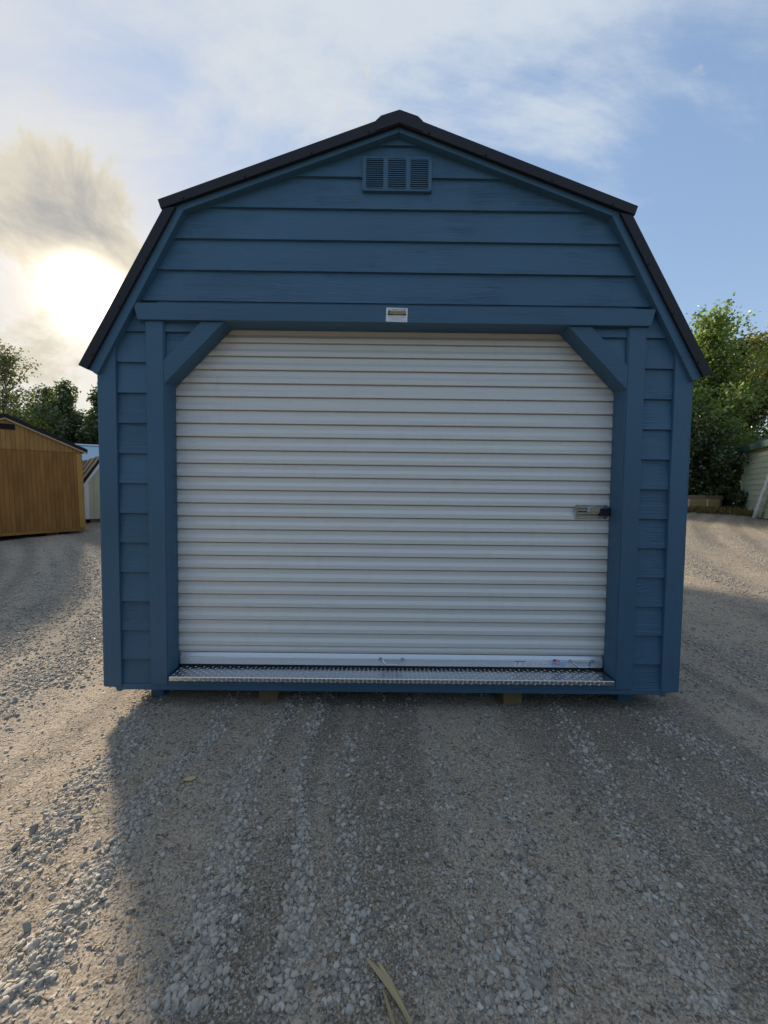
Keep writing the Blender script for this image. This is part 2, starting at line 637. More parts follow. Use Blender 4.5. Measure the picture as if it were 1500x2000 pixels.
N.put(v1e.inputs['Vector'], co)
v1e.inputs['Scale'].default_value = 62.0
sepc = N.new('ShaderNodeSeparateColor')
N.put(sepc.inputs[0], v1.outputs['Color'])
grit = N.ramp(sepc.outputs[0], [(0.0, (0.16, 0.15, 0.14)), (0.4, (0.28, 0.265, 0.25)), (0.75, (0.38, 0.355, 0.32)), (1.0, (0.50, 0.47, 0.43))])
cellmask = N.math('MULTIPLY', N.smooth(v1e.outputs[0], 0.03, 0.16),
                  N.math('GREATER_THAN', N.math('ADD', sepc.outputs[1], N.math('MULTIPLY', gfac, 0.65)), 0.78))
colg = N.mix(N.math('MULTIPLY', cellmask, 0.85), dirt, grit)
N.put(b.inputs['Base Color'], colg)
b.inputs['Roughness'].default_value = 0.92
b.inputs['Specular IOR Level'].default_value = 0.2
hh = N.math('ADD', N.math('ADD', N.math('MULTIPLY', nf, 0.6), N.math('MULTIPLY', nff, 0.35)), N.math('MULTIPLY', N.math('MULTIPLY', cellmask, N.smooth(v1e.outputs[0], 0.0, 0.4)), 1.1))
bump(N, b, hh, 0.009, 1.0)
M['ground'] = gm

gme = fast_mesh('ground', gv, quads, gm, {'gravel': gravel_amount(GX, GY).ravel(), 'worn': worn(GX, GY).ravel()})
gme.polygons.foreach_set('use_smooth', np.ones(len(quads), dtype=bool))
ground = link(bpy.data.objects.new('ground', gme))
tag(ground, 'packed brown dirt yard streaked with loose grey gravel', kind='structure')

# ------------------------------------------------------------------ stones
sm, N, b = mat_new('crushed_stone')
geo = N.new('ShaderNodeNewGeometry')
oi = N.new('ShaderNodeObjectInfo')
rnd = N.math('FRACT', N.math('ADD', geo.outputs['Random Per Island'], oi.outputs['Random']))
sc = N.ramp(rnd, [(0.0, (0.22, 0.207, 0.182)), (0.25, (0.33, 0.312, 0.275)), (0.6, (0.44, 0.414, 0.366)), (0.8, (0.43, 0.36, 0.285)), (0.92, (0.48, 0.44, 0.385)), (1.0, (0.57, 0.535, 0.475))])
tc = N.new('ShaderNodeTexCoord')
sn = N.noise(tc.outputs['Object'], 130.0, 4.0, 0.6)
dust = N.noise(tc.outputs['Object'], 9.0, 3.0, 0.6)
sc = N.mix(N.math('MULTIPLY', N.smooth(sn, 0.35, 0.75), 0.25), sc, (0.24, 0.225, 0.20, 1))
sc = N.mix(N.math('MULTIPLY', N.smooth(dust, 0.45, 0.75), 0.40), sc, (0.36, 0.305, 0.24, 1))
N.put(b.inputs['Base Color'], sc)
b.inputs['Roughness'].default_value = 0.85
b.inputs['Specular IOR Level'].default_value = 0.25
bump(N, b, sn, 0.0015, 0.8)
M['stone'] = sm


def ico(sub):
    bm = bmesh.new()
    bmesh.ops.create_icosphere(bm, subdivisions=sub, radius=1.0)
    v = np.array([p.co[:] for p in bm.verts])
    f = np.array([[q.index for q in t.verts] for t in bm.faces])
    bm.free()
    return v, f


def rock(sub, rng, planes=12):
    v, f = ico(sub)
    v = v.copy()
    for k in range(planes):
        n = rng.normal(size=3)
        n /= np.linalg.norm(n)
        d = rng.uniform(0.36, 0.74)
        ex = np.maximum(v @ n - d, 0)
        v -= ex[:, None] * n
    v *= (1 + rng.normal(scale=0.03, size=(len(v), 1)))
    v *= np.array([rng.uniform(0.85, 1.35), rng.uniform(0.65, 1.0), rng.uniform(0.5, 0.8)])
    v /= np.abs(v).max()
    return v, f


def rot_mats(n, rng, tilt=0.35):
    a = rng.uniform(0, 2 * np.pi, n)
    tx, ty = rng.normal(scale=tilt, size=n), rng.normal(scale=tilt, size=n)
    ca, sa = np.cos(a), np.sin(a)
    Rz = np.zeros((n, 3, 3))
    Rz[:, 0, 0], Rz[:, 0, 1], Rz[:, 1, 0], Rz[:, 1, 1], Rz[:, 2, 2] = ca, -sa, sa, ca, 1
    cx, sx = np.cos(tx), np.sin(tx)
    Rx = np.zeros((n, 3, 3))
    Rx[:, 0, 0], Rx[:, 1, 1], Rx[:, 1, 2], Rx[:, 2, 1], Rx[:, 2, 2] = 1, cx, -sx, sx, cx
    cy, sy = np.cos(ty), np.sin(ty)
    Ry = np.zeros((n, 3, 3))
    Ry[:, 1, 1], Ry[:, 0, 0], Ry[:, 0, 2], Ry[:, 2, 0], Ry[:, 2, 2] = 1, cy, sy, -sy, cy
    return Rx @ Ry @ Rz


CAMY = -2.4132


def in_view(x, y, m=0.25):
    d = y - CAMY
    return (np.abs(x + 0.07) < d * 1.03 + m) & ~((np.abs(x) < 1.7) & (y > 0.35) & (y < 6.3))


def sample(n, dmin, dmax, rng, lin=0.35, power=1.0):
    """positions on the ground, depth biased to the near side; accepted by gravel amount"""
    xs, ys = [], []
    tot = 0
    while tot < n:
        u = rng.uniform(size=n * 2)
        d = dmin * (dmax / dmin) ** (u ** power)
        x = -0.07 + rng.uniform(-1.06, 1.06, n * 2) * d
        y = d + CAMY
        g = gravel_amount(x, y)
        ok = (rng.uniform(size=n * 2) < lin + (1 - lin) * np.clip(g, 0, 1)) & in_view(x, y)
        xs.append(x[ok])
        ys.append(y[ok])
        tot += ok.sum()
    return np.concatenate(xs)[:n], np.concatenate(ys)[:n]


def scatter_mesh(name, n, sub, dmin, dmax, smin, smax, rng, lin, variants=6, sig=0.45, power=1.0, ferate=0.0):
    x, y = sample(n, dmin, dmax, rng, lin, power)
    size = np.clip(np.exp(rng.normal(np.log((smin * smax) ** 0.5), sig, n)), smin, smax) * 0.5
    if ferate:
        size *= (1 + ferate * np.maximum(y - CAMY - dmin, 0))
    z = ground_z(x, y) + size * (rng.uniform(-0.10, 0.30, n) if smax > 0.012 else rng.uniform(-0.35, 0.10, n))
    rocks = [rock(sub, rng) for _ in range(variants)]
    pick = rng.integers(0, variants, n)
    VV, FF, off = [], [], 0
    for k in range(variants):
        idx = np.where(pick == k)[0]
        rv, rf = rocks[k]
        R = rot_mats(len(idx), rng)
        v = np.einsum('nij,vj->nvi', R, rv) * size[idx][:, None, None]
        v += np.stack([x[idx], y[idx], z[idx]], -1)[:, None, :]
        VV.append(v.reshape(-1, 3))
        f = rf[None] + (np.arange(len(idx)) * len(rv))[:, None, None] + off
        FF.append(f.reshape(-1, 3))
        off += len(idx) * len(rv)
    return fast_mesh(name, np.concatenate(VV), np.concatenate(FF), M['stone'])


def stuff(name, me, label, cat):
    o = link(bpy.data.objects.new(name, me))
    tag(o, label, cat, kind='stuff')
    return o


stuff('gravel', scatter_mesh('gravel', 7200, 2, 0.95, 3.0, 0.009, 0.027, RNG, 0.012), 'loose angular grey gravel lying in strips on the dirt before the shed', 'gravel')
stuff('fine_gravel', scatter_mesh('fine_gravel', 46000, 1, 0.95, 3.4, 0.003, 0.011, RNG, 0.09, power=0.9), 'fine grit and chips strewn over the dirt in the foreground', 'gravel')
stuff('distant_gravel', scatter_mesh('distant_gravel', 46000, 1, 2.6, 14.0, 0.008, 0.028, RNG, 0.10, power=0.85), 'gravel spread over the yard beside and beyond the shed', 'gravel')

# the largest single stones are pieces of the ground
stone_mesh = []
for k in range(10):
    rv, rf = rock(3, RNG, 14)
    me = fast_mesh('stone', rv, rf, M['stone'])
    stone_mesh.append(me)
sx, sy = sample(297, 0.98, 2.7, RNG, 0.06, 0.75)
sx = np.concatenate([sx, [0.61, 0.37, -0.55]])
sy = np.concatenate([sy, [-1.24, -1.40, -1.46]])
ssz = np.clip(np.exp(RNG.normal(np.log(0.024), 0.30, 300)), 0.016, 0.045) * 0.5
ssz[-3:] = (0.021, 0.024, 0.02)
sz = ground_z(sx, sy)
for k in range(300):
    o = bpy.data.objects.new('stone', stone_mesh[k % 10])
    o.location = (sx[k], sy[k], sz[k] + ssz[k] * RNG.uniform(0.0, 0.32))
    o.rotation_euler = (RNG.normal(scale=0.35), RNG.normal(scale=0.35), RNG.uniform(0, 6.28))
    o.scale = (ssz[k],) * 3
    link(o, ground)

# straw and splinters
stm, N, b = mat_new('dry_straw')
geo = N.new('ShaderNodeNewGeometry')
N.put(b.inputs['Base Color'], N.ramp(geo.outputs['Random Per Island'], [(0.0, (0.13, 0.10, 0.065)), (0.6, (0.26, 0.20, 0.12)), (1.0, (0.38, 0.31, 0.19))]))
b.inputs['Roughness'].default_value = 0.8
M['straw'] = stm
ns = 1500
x, y = sample(ns, 0.95, 4.5, RNG, 0.6, 0.9)
L = RNG.uniform(0.008, 0.035, ns) * 0.5
wd = RNG.uniform(0.0008, 0.0022, ns)
a = RNG.uniform(0, np.pi, ns)
z = ground_z(x, y) + 0.005
dx, dy = np.cos(a), np.sin(a)
tl = RNG.normal(scale=0.12, size=ns)
P = []
for sgl, sgw, up in ((-1, -1, 0), (1, -1, 0), (1, 1, 0), (-1, 1, 0), (-1, -1, 1), (1, -1, 1), (1, 1, 1), (-1, 1, 1)):
    P.append(np.stack([x + sgl * L * dx - sgw * wd * dy, y + sgl * L * dy + sgw * wd * dx, z + sgl * L * tl + up * 0.0016], -1))
V = np.stack(P, 1).reshape(-1, 3)
bf = np.array([(0, 3, 2, 1), (4, 5, 6, 7), (0, 1, 5, 4), (1, 2, 6, 5), (2, 3, 7, 6), (3, 0, 4, 7)])
T = (bf[None] + (np.arange(ns) * 8)[:, None, None]).reshape(-1, 4)
stuff('straw_litter', fast_mesh('straw_litter', V, T, stm), 'short bits of dry straw and twig scattered on the dirt', 'litter')


def gz1(x, y):
    return float(ground_z(np.array([float(x)]), np.array([float(y)]))[0])


# ------------------------------------------------------------------ blue gambrel shed
shed = empty('storage_shed', (0, 0, 0))
tag(shed, 'large dark blue gambrel storage shed with white roll-up door, closest to the camera', 'shed')
LEN = 6.1
EX = 0.185
Z0 = 2.34
PITCH_LO = ((1.802, 2.08), (1.275, 3.035))
APEX = 3.495


def clip_gable(poly, grow=0.0):
    """clip to the inside of the gambrel outline (behind the rake boards)"""
    for s in (1, -1):
        (x0, z0), (x1, z1) = PITCH_LO
        a, b_ = (z1 - z0), (x0 - x1)
        ln = math.hypot(a, b_)
        poly = clip_poly(poly, s * a / ln, b_ / ln, (a * x0 + b_ * z0) / ln + grow)
        if not poly:
            return poly
        a, b_ = (APEX - z1), (x1 - 0.0)
        ln = math.hypot(a, b_)
        poly = clip_poly(poly, s * a / ln, b_ / ln, (a * x1 + b_ * z1) / ln + grow)
        if not poly:
            return poly
    return poly


def lap_front(zb):
    return lambda z: -0.023 + 0.017 * (z - zb) / 0.21


def lap(xa, xb, zb, zt, clipf=None, extra=None):
    poly = [(xa, zb), (xb, zb), (xb, zt), (xa, zt)]
    poly = clip_gable(poly, 0.03)
    if extra:
        for e in extra:
            poly = clip_poly(poly, *e)
    if len(poly) >= 3:
        MB().prism(poly, lap_front(zb), 0.004).build('lap_board', M['lap'], shed)


# sheathing behind the boards, with the door opening left open
sh = MB()
wall_poly = clip_gable([(-1.80, 0.12), (1.80, 0.12), (1.80, 3.6), (-1.80, 3.6)], 0.02)
for xa, xb, za, zb in ((-1.80, -1.43, 0.12, 3.6), (1.43, 1.80, 0.12, 3.6), (-1.43, 1.43, 2.42, 3.6)):
    sh.prism(clip_gable([(xa, za), (xb, za), (xb, zb), (xa, zb)], 0.02), 0.0, 0.06)
for s in (-1, 1):
    sh.prism([(s * 1.43, 2.06), (s * 1.43, 2.42), (s * 1.10, 2.42)], 0.0, 0.06)
sh.build('wall', M['lap'], shed)
MB().prism(wall_poly, LEN - 0.05, LEN).build('back_wall', M['lap'], shed)
for s in (-1, 1):
    xs_ = sorted((s * 1.74, s * 1.79))
    box('side_wall', xs_[0], xs_[1], 0.061, LEN - 0.051, 0.12, 2.15, M['lap'], shed)
    for k in range(11):
        zb = 0.12 + EX * k
        v = []
        for yy in (0.02, LEN):
            for (xx, zz) in ((s * 1.785, zb), (s * 1.812, zb), (s * 1.796, min(zb + 0.2, 2.12)), (s * 1.785, min(zb + 0.2, 2.12))):
                v.append((xx, yy, zz))
        mesh_obj('lap_board', v, [(0, 1, 2, 3), (7, 6, 5, 4), (0, 4, 5, 1), (1, 5, 6, 2), (2, 6, 7, 3), (3, 7, 4, 0)], M['lap'], shed)
box('floor', -1.74, 1.74, 0.02, LEN - 0.06, 0.115, 0.165, M['block2'], shed)

# side strips: courses k=0.. down to the skirt
for s in (-1, 1):
    for k in range(0, 13):
        zb = Z0 - EX * k
        if k == 12:
            zb = 0.121
        xa, xb = sorted((s * 1.46, s * 1.76))
        lap(xa, xb, max(zb, 0.121), Z0 - EX * (k - 1) + 0.022)
    # little triangles behind the knee braces
    for zb, zt in ((2.155, 2.36), (2.34, 2.43)):
        xa, xb = sorted((s * 1.10, s * 1.44))
        lap(xa, xb, zb, zt, None, [(-s * 0.70711, -0.70711, -(1.43 + 2.05) * 0.70711)] if True else None)
# gable courses
lap(-1.459, 1.459, 2.43, Z0 + EX + 0.022)
for k in range(1, 7):
    zb = Z0 + EX * k
    lap(-1.75, 1.75, zb, zb + EX + 0.022)
for s in (-1, 1):
    xa, xb = sorted((s * 1.44, s * 1.76))

# corner boards, cut by the rake at the top
for s in (-1, 1):
    pol = clip_gable([(s * 1.708, 0.13), (s * 1.810, 0.13), (s * 1.810, 2.5), (s * 1.708, 2.5)], 0.012)
    MB().prism(pol, -0.036, 0.001).build('corner_board', M['trim_v'], shed, 0.002)
    xs_ = sorted((s * 1.803, s * 1.822))
    box('corner_board', xs_[0], xs_[1], -0.0335, 0.07, 0.131, 2.12, M['trim_v'], shed, 0.002)

# rake boards
RO = [(1.862, 2.096), (1.325, 3.055), (0.0, 3.535)]
RI = [(1.800, 2.072), (1.273, 3.034), (0.0, 3.494)]
for s in (-1, 1):
    MB().prism([(s * RO[0][0], RO[0][1]), (s * RO[1][0], RO[1][1]), (s * RI[1][0], RI[1][1]), (s * RI[0][0], RI[0][1])], -0.058, 0.002).build('rake_board', M['trim_h'], shed, 0.0015)
    MB().prism([(s * (RO[1][0] - 0.0006), RO[1][1]), (s * 0.0006, RO[2][1]), (s * 0.0006, RI[2][1]), (s * (RI[1][0] - 0.0006), RI[1][1])], -0.058, 0.002).build('rake_board', M['trim_h'], shed, 0.0015)

# metal roof: four slopes with ribs, rake trims, ridge cap
DO = [(1.904, 2.116), (1.385, 3.030), (1.412, 3.076), (0.0, 3.584)]
DI = [(1.851, 2.091), (1.311, 3.038), (1.395, 3.024), (0.0, 3.518)]


def roof_slope(p, q, name):
    """p,q (x,z) lower and upper edge; ribs run down the slope every 0.23 m"""
    m = MB()
    d = Vector((q[0] - p[0], 0, q[1] - p[1])).normalized()
    n = Vector((-d.z, 0, d.x))
    if n.z < 0:
        n = -n
    prof = []
    yy = -0.075
    while yy < LEN + 0.05:
        prof += [(yy, 0), (yy + 0.012, 0.018), (yy + 0.034, 0.018), (yy + 0.046, 0)]
        yy += 0.23
    prof.append((LEN + 0.08, 0))
    k = len(prof)
    top = [Vector((p[0], a, p[1])) + n * h for a, h in prof] + [Vector((q[0], a, q[1])) + n * h for a, h in prof]
    bot = [Vector((p[0], a, p[1])) - n * 0.004 for a, h in prof] + [Vector((q[0], a, q[1])) - n * 0.004 for a, h in prof]
    v = top + bot
    f = []
    for i in range(k - 1):
        f.append((i, i + 1, k + i + 1, k + i))
        f.append((2 * k + i, 3 * k + i, 3 * k + i + 1, 2 * k + i + 1))
        f.append((i, 2 * k + i, 2 * k + i + 1, i + 1))
        f.append((k + i, k + i + 1, 3 * k + i + 1, 3 * k + i))
    f.append((0, k, 3 * k, 2 * k))
    f.append((k - 1, 3 * k - 1, 4 * k - 1, 2 * k - 1))
    m.add(v, f)
    return m.build(name, M['roof'], shed)


for s in (-1, 1):
    roof_slope((s * 1.893, 2.112), (s * 1.372, 3.026), 'roof_panel')
    roof_slope((s * 1.402, 3.060), (s * 0.01, 3.562), 'roof_panel')
    # rake trim: face plus a return lip on top
    lo = [(s * DO[0][0], DO[0][1]), (s * DO[1][0], DO[1][1]), (s * DI[1][0], DI[1][1] + 0.004), (s * DI[0][0], DI[0][1])]
    up = [(s * DO[2][0], DO[2][1]), (0.0006 * s, DO[3][1]), (0.0006 * s, DI[3][1]), (s * DI[2][0], DI[2][1])]
    t1 = MB().prism(lo, -0.076, -0.060).build('rake_trim', M['roof'], shed, 0.002)
    t2 = MB().prism(up, -0.082, -0.0605).build('rake_trim', M['roof'], shed, 0.002)
    sc1 = MB()
    for (p, q, yy, ts) in ((DI[0], DI[1], -0.076, (0.08, 0.38, 0.68)), (DI[2], DI[3], -0.082, (0.1, 0.36, 0.64, 0.88))):
        for tt in ts:
            c = (s * (p[0] + (q[0] - p[0]) * tt) * 1.0 + s * 0.008, yy, p[1] + (q[1] - p[1]) * tt + 0.012)
            sc1.cyl(c, 0.006, (0, -1, 0), 0.005, 8)
    tag(sc1.build('screw', M['roof'], shed), kind='stuff')
    # eave closing board under the overhang
    MB().prism([(s * 1.812, 2.06), (s * 1.872, 2.098), (s * 1.860, 2.108), (s * 1.812, 2.14)], 0.0, LEN).build('eave_board', M['trim_h'], shed)
cap = MB()
cpoly = [(-0.140, 3.531), (-0.108, 3.561), (0, 3.596), (0.108, 3.561), (0.140, 3.531), (0.140, 3.474), (0, 3.522), (-0.140, 3.474)]
cap.prism(cpoly, -0.086, -0.0805)
cap.prism([(-0.139, 3.537), (-0.107, 3.5615), (0, 3.5955), (0.107, 3.5615), (0.139, 3.537), (0, 3.586)], -0.080, LEN + 0.08)
cap.build('ridge_cap', M['roof'], shed, 0.002)

# header, posts, jambs, braces
MB().prism([(-1.585, 2.497), (1.563, 2.497), (1.538, 2.398), (-1.560, 2.398)], -0.052, 0.001).build('header_beam', M['trim_h'], shed, 0.002)
box('header_soffit', -1.415, 1.415, -0.046, 0.0935, 2.402, 2.44, M['trim_h'], shed)
for s in (-1, 1):
    xs_ = sorted((s * 1.4175, s * 1.522))
    box('door_post', xs_[0], xs_[1], -0.036, 0.0, 0.146, 2.397, M['trim_v'], shed, 0.002)
    xs_ = sorted((s * 1.411, s * 1.44))
    box('door_jamb', xs_[0], xs_[1], -0.030, 0.0937, 0.205, 2.40, M['trim_v'], shed, 0.001)
    MB().prism([(s * 1.186, 2.397), (s * 1.044, 2.397), (s * 1.4165, 2.018), (s * 1.4165, 2.162)], -0.0365, 0.0).build('knee_brace', M['trim_h'], shed, 0.002)
    MB().prism([(s * 1.068, 2.401), (s * 1.050, 2.401), (s * 1.4105, 2.034), (s * 1.4105, 2.053)], -0.030, 0.0932).build('brace_jamb', M['trim_h'], shed, 0.001)

# skirt, skids
box('skirt_board', -1.722, 1.722, -0.030, 0.0, 0.110, 0.1455, M['trim_h'], shed, 0.002)
box('skirt_board', -1.416, 1.416, -0.033, 0.0, 0.146, 0.181, M['trim_h'], shed, 0.001)
for s in (-1, 1):
    xs_ = sorted((s * 1.522, s * 1.606))
    box('skid', xs_[0], xs_[1], 0.10, LEN, gz1(s * 1.56, 0) - 0.02, 0.112, M['trim_h'], shed, 0.003)
    xs_ = sorted((s * 1.715, s * 1.745))
    box('skirt_return', xs_[0], xs_[1], -0.028, 0.05, 0.098, 0.129, M['trim_h'], shed, 0.002)
    xs_ = sorted((s * 0.745, s * 0.835))
    box('skid', xs_[0], xs_[1], 0.07, LEN, 0.03, 0.109, M['block2'], shed, 0.003)

# tread-plate threshold
box('threshold_plate', -1.397, 1.397, -0.060, 0.16, 0.181, 0.210, M['plate'], shed, 0.003)
tp = MB()


def lozenge(m, c, u, w, n, ln, wd, h):
    c, u, w, n = Vector(c), Vector(u).normalized(), Vector(w).normalized(), Vector(n)
    v = [c - u * ln, c + w * wd, c + u * ln, c - w * wd, c - u * ln * 0.45 + n * h, c + w * wd * 0.3 + n * h, c + u * ln * 0.45 + n * h, c - w * wd * 0.3 + n * h]
    m.add(v, [(0, 3, 2, 1), (4, 5, 6, 7), (0, 1, 5, 4), (1, 2, 6, 5), (2, 3, 7, 6), (3, 0, 4, 7)])


st = 0.0285
for i in range(int(2.76 / st)):
    xx = -1.38 + i * st
    for j in range(8):
        yy = -0.046 + j * st * 0.78
        sgn = 1 if (i + j) % 2 else -1
        lozenge(tp, (xx, yy, 0.2098), (sgn, 1, 0), (1, -sgn, 0), (0, 0, 1), 0.0125, 0.0035, 0.0022)
    for j, zz in enumerate((0.2005, 0.1875)):
        sgn = 1 if (i + j) % 2 else -1
        lozenge(tp, (xx, -0.0598, zz), (sgn, 0, 1), (1, 0, -sgn), (0, -1, 0), 0.011, 0.003, 0.0022)
o = tp.build('tread_pattern', M['plate'], shed)
o['kind'] = 'stuff'

# gable vent
vent = MB()
vx0, vx1, vz0, vz1, vy = -0.215, 0.199, 3.178, 3.374, -0.034
cols = [(-0.193, -0.091), (-0.062, 0.044), (0.072, 0.178)]
zb_, zt_ = 3.192, 3.364
vent.box(vx0, vx1, vy, -0.012, zt_, vz1)
vent.box(vx0, vx1, vy, -0.012, vz0, zb_)
edges = [vx0] + [e for c in cols for e in c] + [vx1]
for i in range(0, len(edges), 2):
    vent.box(edges[i], edges[i + 1], vy, -0.012, zb_, zt_)
vo = vent.build('gable_vent', M['trim_h'], shed)
box('vent_backing', vx0 + 0.01, vx1 - 0.01, -0.010, -0.0085 + 0.004, vz0 + 0.01, vz1 - 0.01, M['void'], vo)
for c in cols:
    lv = MB()
    for k in range(14):
        zc = zb_ + (k + 0.5) * (zt_ - zb_) / 14
        lv.prism_x([(vy - 0.003, zc - 0.0048), (vy - 0.002, zc + 0.0008), (-0.014, zc + 0.0070), (-0.0145, zc + 0.0050), (vy, zc - 0.0045)], c[0], c[1])
    lv.build('louver', M['trim_h'], vo)
sc1 = MB()
for px, pz in ((vx0 + 0.006, vz0 + 0.006), (vx1 - 0.006, vz0 + 0.006), (vx0 + 0.006, vz1 - 0.006), (vx1 - 0.006, vz1 - 0.006), (-0.01, vz0 + 0.005), (-0.01, vz1 - 0.004)):
    sc1.cyl((px, vy, pz), 0.004, (0, -1, 0), 0.003, 8)
tag(sc1.build('screw', M['trim_h'], vo), kind='stuff')

# ---- roll-up door
door = MB()
DY = 0.096
door.box(-1.45, 1.45, DY + 0.0265, DY + 0.032, 0.215, 2.46)
dobj = door.build('roll_up_door', M['curtain'], shed)
dobj['label'] = 'white corrugated steel roll-up door'
PER = 0.0859
ZD = 0.347
for k in range(0, 25):
    z0 = ZD + PER * k
    prof = [(DY + 0.024, z0), (DY + 0.024, z0 + 0.0085), (DY + 0.004, z0 + 0.0085), (DY + 0.0008, z0 + 0.0060), (DY, z0 + 0.0085), (DY, z0 + 0.033), (DY + 0.0012, z0 + 0.0355), (DY + 0.0118, z0 + 0.0525), (DY + 0.013, z0 + 0.055), (DY + 0.013, z0 + PER - 0.0008), (DY + 0.0245, z0 + PER - 0.0008), (DY + 0.026, z0)]
    MB().prism_x(prof, -1.448, 1.448).build('slat', M['curtain'], dobj)
MB().prism_x([(DY + 0.004, 0.320), (DY + 0.004, 0.332), (DY + 0.012, 0.347), (DY + 0.0155, 0.347), (DY + 0.0155, 0.305), (DY + 0.011, 0.305)], -1.448, 1.448).build('slat', M['curtain'], dobj)
# bottom bar and seal
MB().prism_x([(DY - 0.010, 0.2285), (DY - 0.010, 0.275), (DY - 0.004, 0.279), (DY + 0.004, 0.296), (DY + 0.008, 0.300), (DY + 0.015, 0.300), (DY + 0.015, 0.2285)], -1.40, 1.40).build('bottom_bar', M['bar'], dobj, 0.0008)
box('rubber_seal', -1.405, 1.405, DY - 0.004, DY + 0.014, 0.2065, 0.2280, M['rubber'], dobj)

BY = DY - 0.010
for hx, hz in ((-0.002, 0.270), (1.257, 0.269)):
    h = MB()
    for s in (-1, 1):
        h.cyl((hx + s * 0.073, BY, hz), 0.0145, (0, -1, 0), 0.003, 18)
        h.cyl((hx + s * 0.073, BY - 0.003, hz), 0.006, (0, -1, 0), 0.004, 8, 0.0045)
    pts = [(hx - 0.060, BY - 0.001, hz - 0.002), (hx - 0.052, BY - 0.010, hz - 0.008), (hx - 0.040, BY - 0.024, hz - 0.019), (hx - 0.030, BY - 0.028, hz - 0.023),
           (hx + 0.030, BY - 0.028, hz - 0.023), (hx + 0.040, BY - 0.024, hz - 0.019), (hx + 0.052, BY - 0.010, hz - 0.008), (hx + 0.060, BY - 0.001, hz - 0.002)]
    h.tube(pts, 0.0055, 8)
    h.build('pull_handle', M['chrome'], dobj, smooth=False)
MB().cyl((-1.345, BY, 0.263), 0.006, (0, -1, 0), 0.004, 10, 0.004).build('rivet', M['chrome'], dobj)

# slide latch
LY = DY - 0.004
lx0, lx1 = 1.188, 1.396
lat = MB()
lat.box(lx0, lx1, LY - 0.003, LY + 0.002, 1.289, 1.310)
lat.box(lx0, lx1, LY - 0.003, LY + 0.002, 1.220, 1.241)
lat.box(lx0 - 0.004, lx0 + 0.002, LY - 0.014, LY + 0.001, 1.238, 1.292)
lat.box(lx0 + 0.002, lx1, LY - 0.0055, LY + 0.001, 1.2405, 1.2440)
lat.box(lx0 + 0.002, lx1, LY - 0.0055, LY + 0.001, 1.2860, 1.2895)
lat.build('latch_plate', M['chrome'], dobj, 0.0008)
bo = MB()
bo.box(lx0 + 0.004, lx0 + 0.078, LY - 0.013, LY - 0.006, 1.249, 1.283)
bo.prism([(lx0 + 0.072, 1.262), (lx0 + 0.082, 1.292), (lx0 + 0.108, 1.299), (lx0 + 0.160, 1.300), (lx0 + 0.182, 1.286), (lx0 + 0.182, 1.262)], LY - 0.020, LY - 0.007)
bo.box(lx0 + 0.075, lx1 + 0.012, LY - 0.012, LY - 0.004, 1.250, 1.262)
bo.build('latch_bolt', M['chrome'], dobj, 0.001)
box('latch_slot', lx0 + 0.010, lx0 + 0.072, LY - 0.0138, LY - 0.0128, 1.2625, 1.2705, M['void'], dobj)
box('latch_keeper_reflection', lx1 - 0.058, 1.4095, LY - 0.021, LY - 0.0022, 1.2415, 1.2885, M['rubber'], dobj, 0.001)  # keeper enlarged in black to stand for the dark reflection on the latch
for px in (lx0 + 0.040, lx0 + 0.178):
    for pz in (1.3025, 1.2275):
        MB().cyl((px, LY - 0.003, pz), 0.0066, (0, -1, 0), 0.004, 12, 0.0035).build('rivet', M['chrome'], dobj)


def text_obj(body, size, mat, parent, loc, align='CENTER', shear=0.0, width=None):
    cu = bpy.data.curves.new('lettering', 'FONT')
    cu.body = body
    cu.size = size
    cu.align_x = align
    cu.align_y = 'CENTER'
    cu.shear = shear
    cu.extrude = 0.0002
    cu.resolution_u = 3
    tmp = bpy.data.objects.new('lettering', cu)
    COL.objects.link(tmp)
    dg = bpy.context.evaluated_depsgraph_get()
    me = bpy.data.meshes.new_from_object(tmp.evaluated_get(dg))
    COL.objects.unlink(tmp)
    bpy.data.objects.remove(tmp)
    xs = [v.co.x for v in me.vertices]
    k = 1.0 if not width else width / (max(xs) - min(xs))
    for v in me.vertices:
        x, y, z = v.co
        v.co = (x * k, -z, y)
    me.materials.clear()
    me.materials.append(mat)
    o = bpy.data.objects.new('lettering', me)
    o.location = loc
    return link(o, parent)


# maker's sticker on the header
SY = -0.0528
stk = MB().prism([(-0.0635, 2.404), (0.062, 2.4015), (0.0635, 2.4035), (0.0655, 2.4815), (0.0635, 2.4835), (-0.0615, 2.4860), (-0.0635, 2.4840), (-0.0655, 2.4060)], SY, -0.0515).build('sticker', M['stick'], shed)
stk['label'] = 'small white maker sticker with gold and green logo on the door header'
text_obj('A Tradition of Quality', 0.0135, M['ink'], stk, (0.006, SY - 0.0004, 2.4745), shear=0.35, width=0.098)
MB().box(-0.052, 0.056, SY - 0.0005, SY, 2.4505, 2.4675).build('logo_panel', M['gold'], stk)
text_obj('OLD HICKORY', 0.0155, M['green_ink'], stk, (0.009, SY - 0.0009, 2.4590), width=0.090)
MB().prism([(-0.0545, 2.4515), (-0.040, 2.4515), (-0.040, 2.461), (-0.0455, 2.4745), (-0.0520, 2.466)], SY - 0.0011, SY).build('logo_mark', M['green_ink'], stk)
MB().box(-0.055, 0.057, SY - 0.0007, SY, 2.4400, 2.4500).build('logo_band', M['ink'], stk)
text_obj('BUILDINGS', 0.009, M['gold'], stk, (0.004, SY - 0.0010, 2.4450), width=0.05)
fp = MB()
for zz, a, b_ in ((2.433, -0.053, 0.008), (2.433, 0.016, 0.054), (2.4265, -0.05, 0.05), (2.4195, -0.035, 0.036), (2.4125, -0.052, 0.054)):
    fp.box(a, b_, SY - 0.0003, SY, zz - 0.0012, zz + 0.0012)
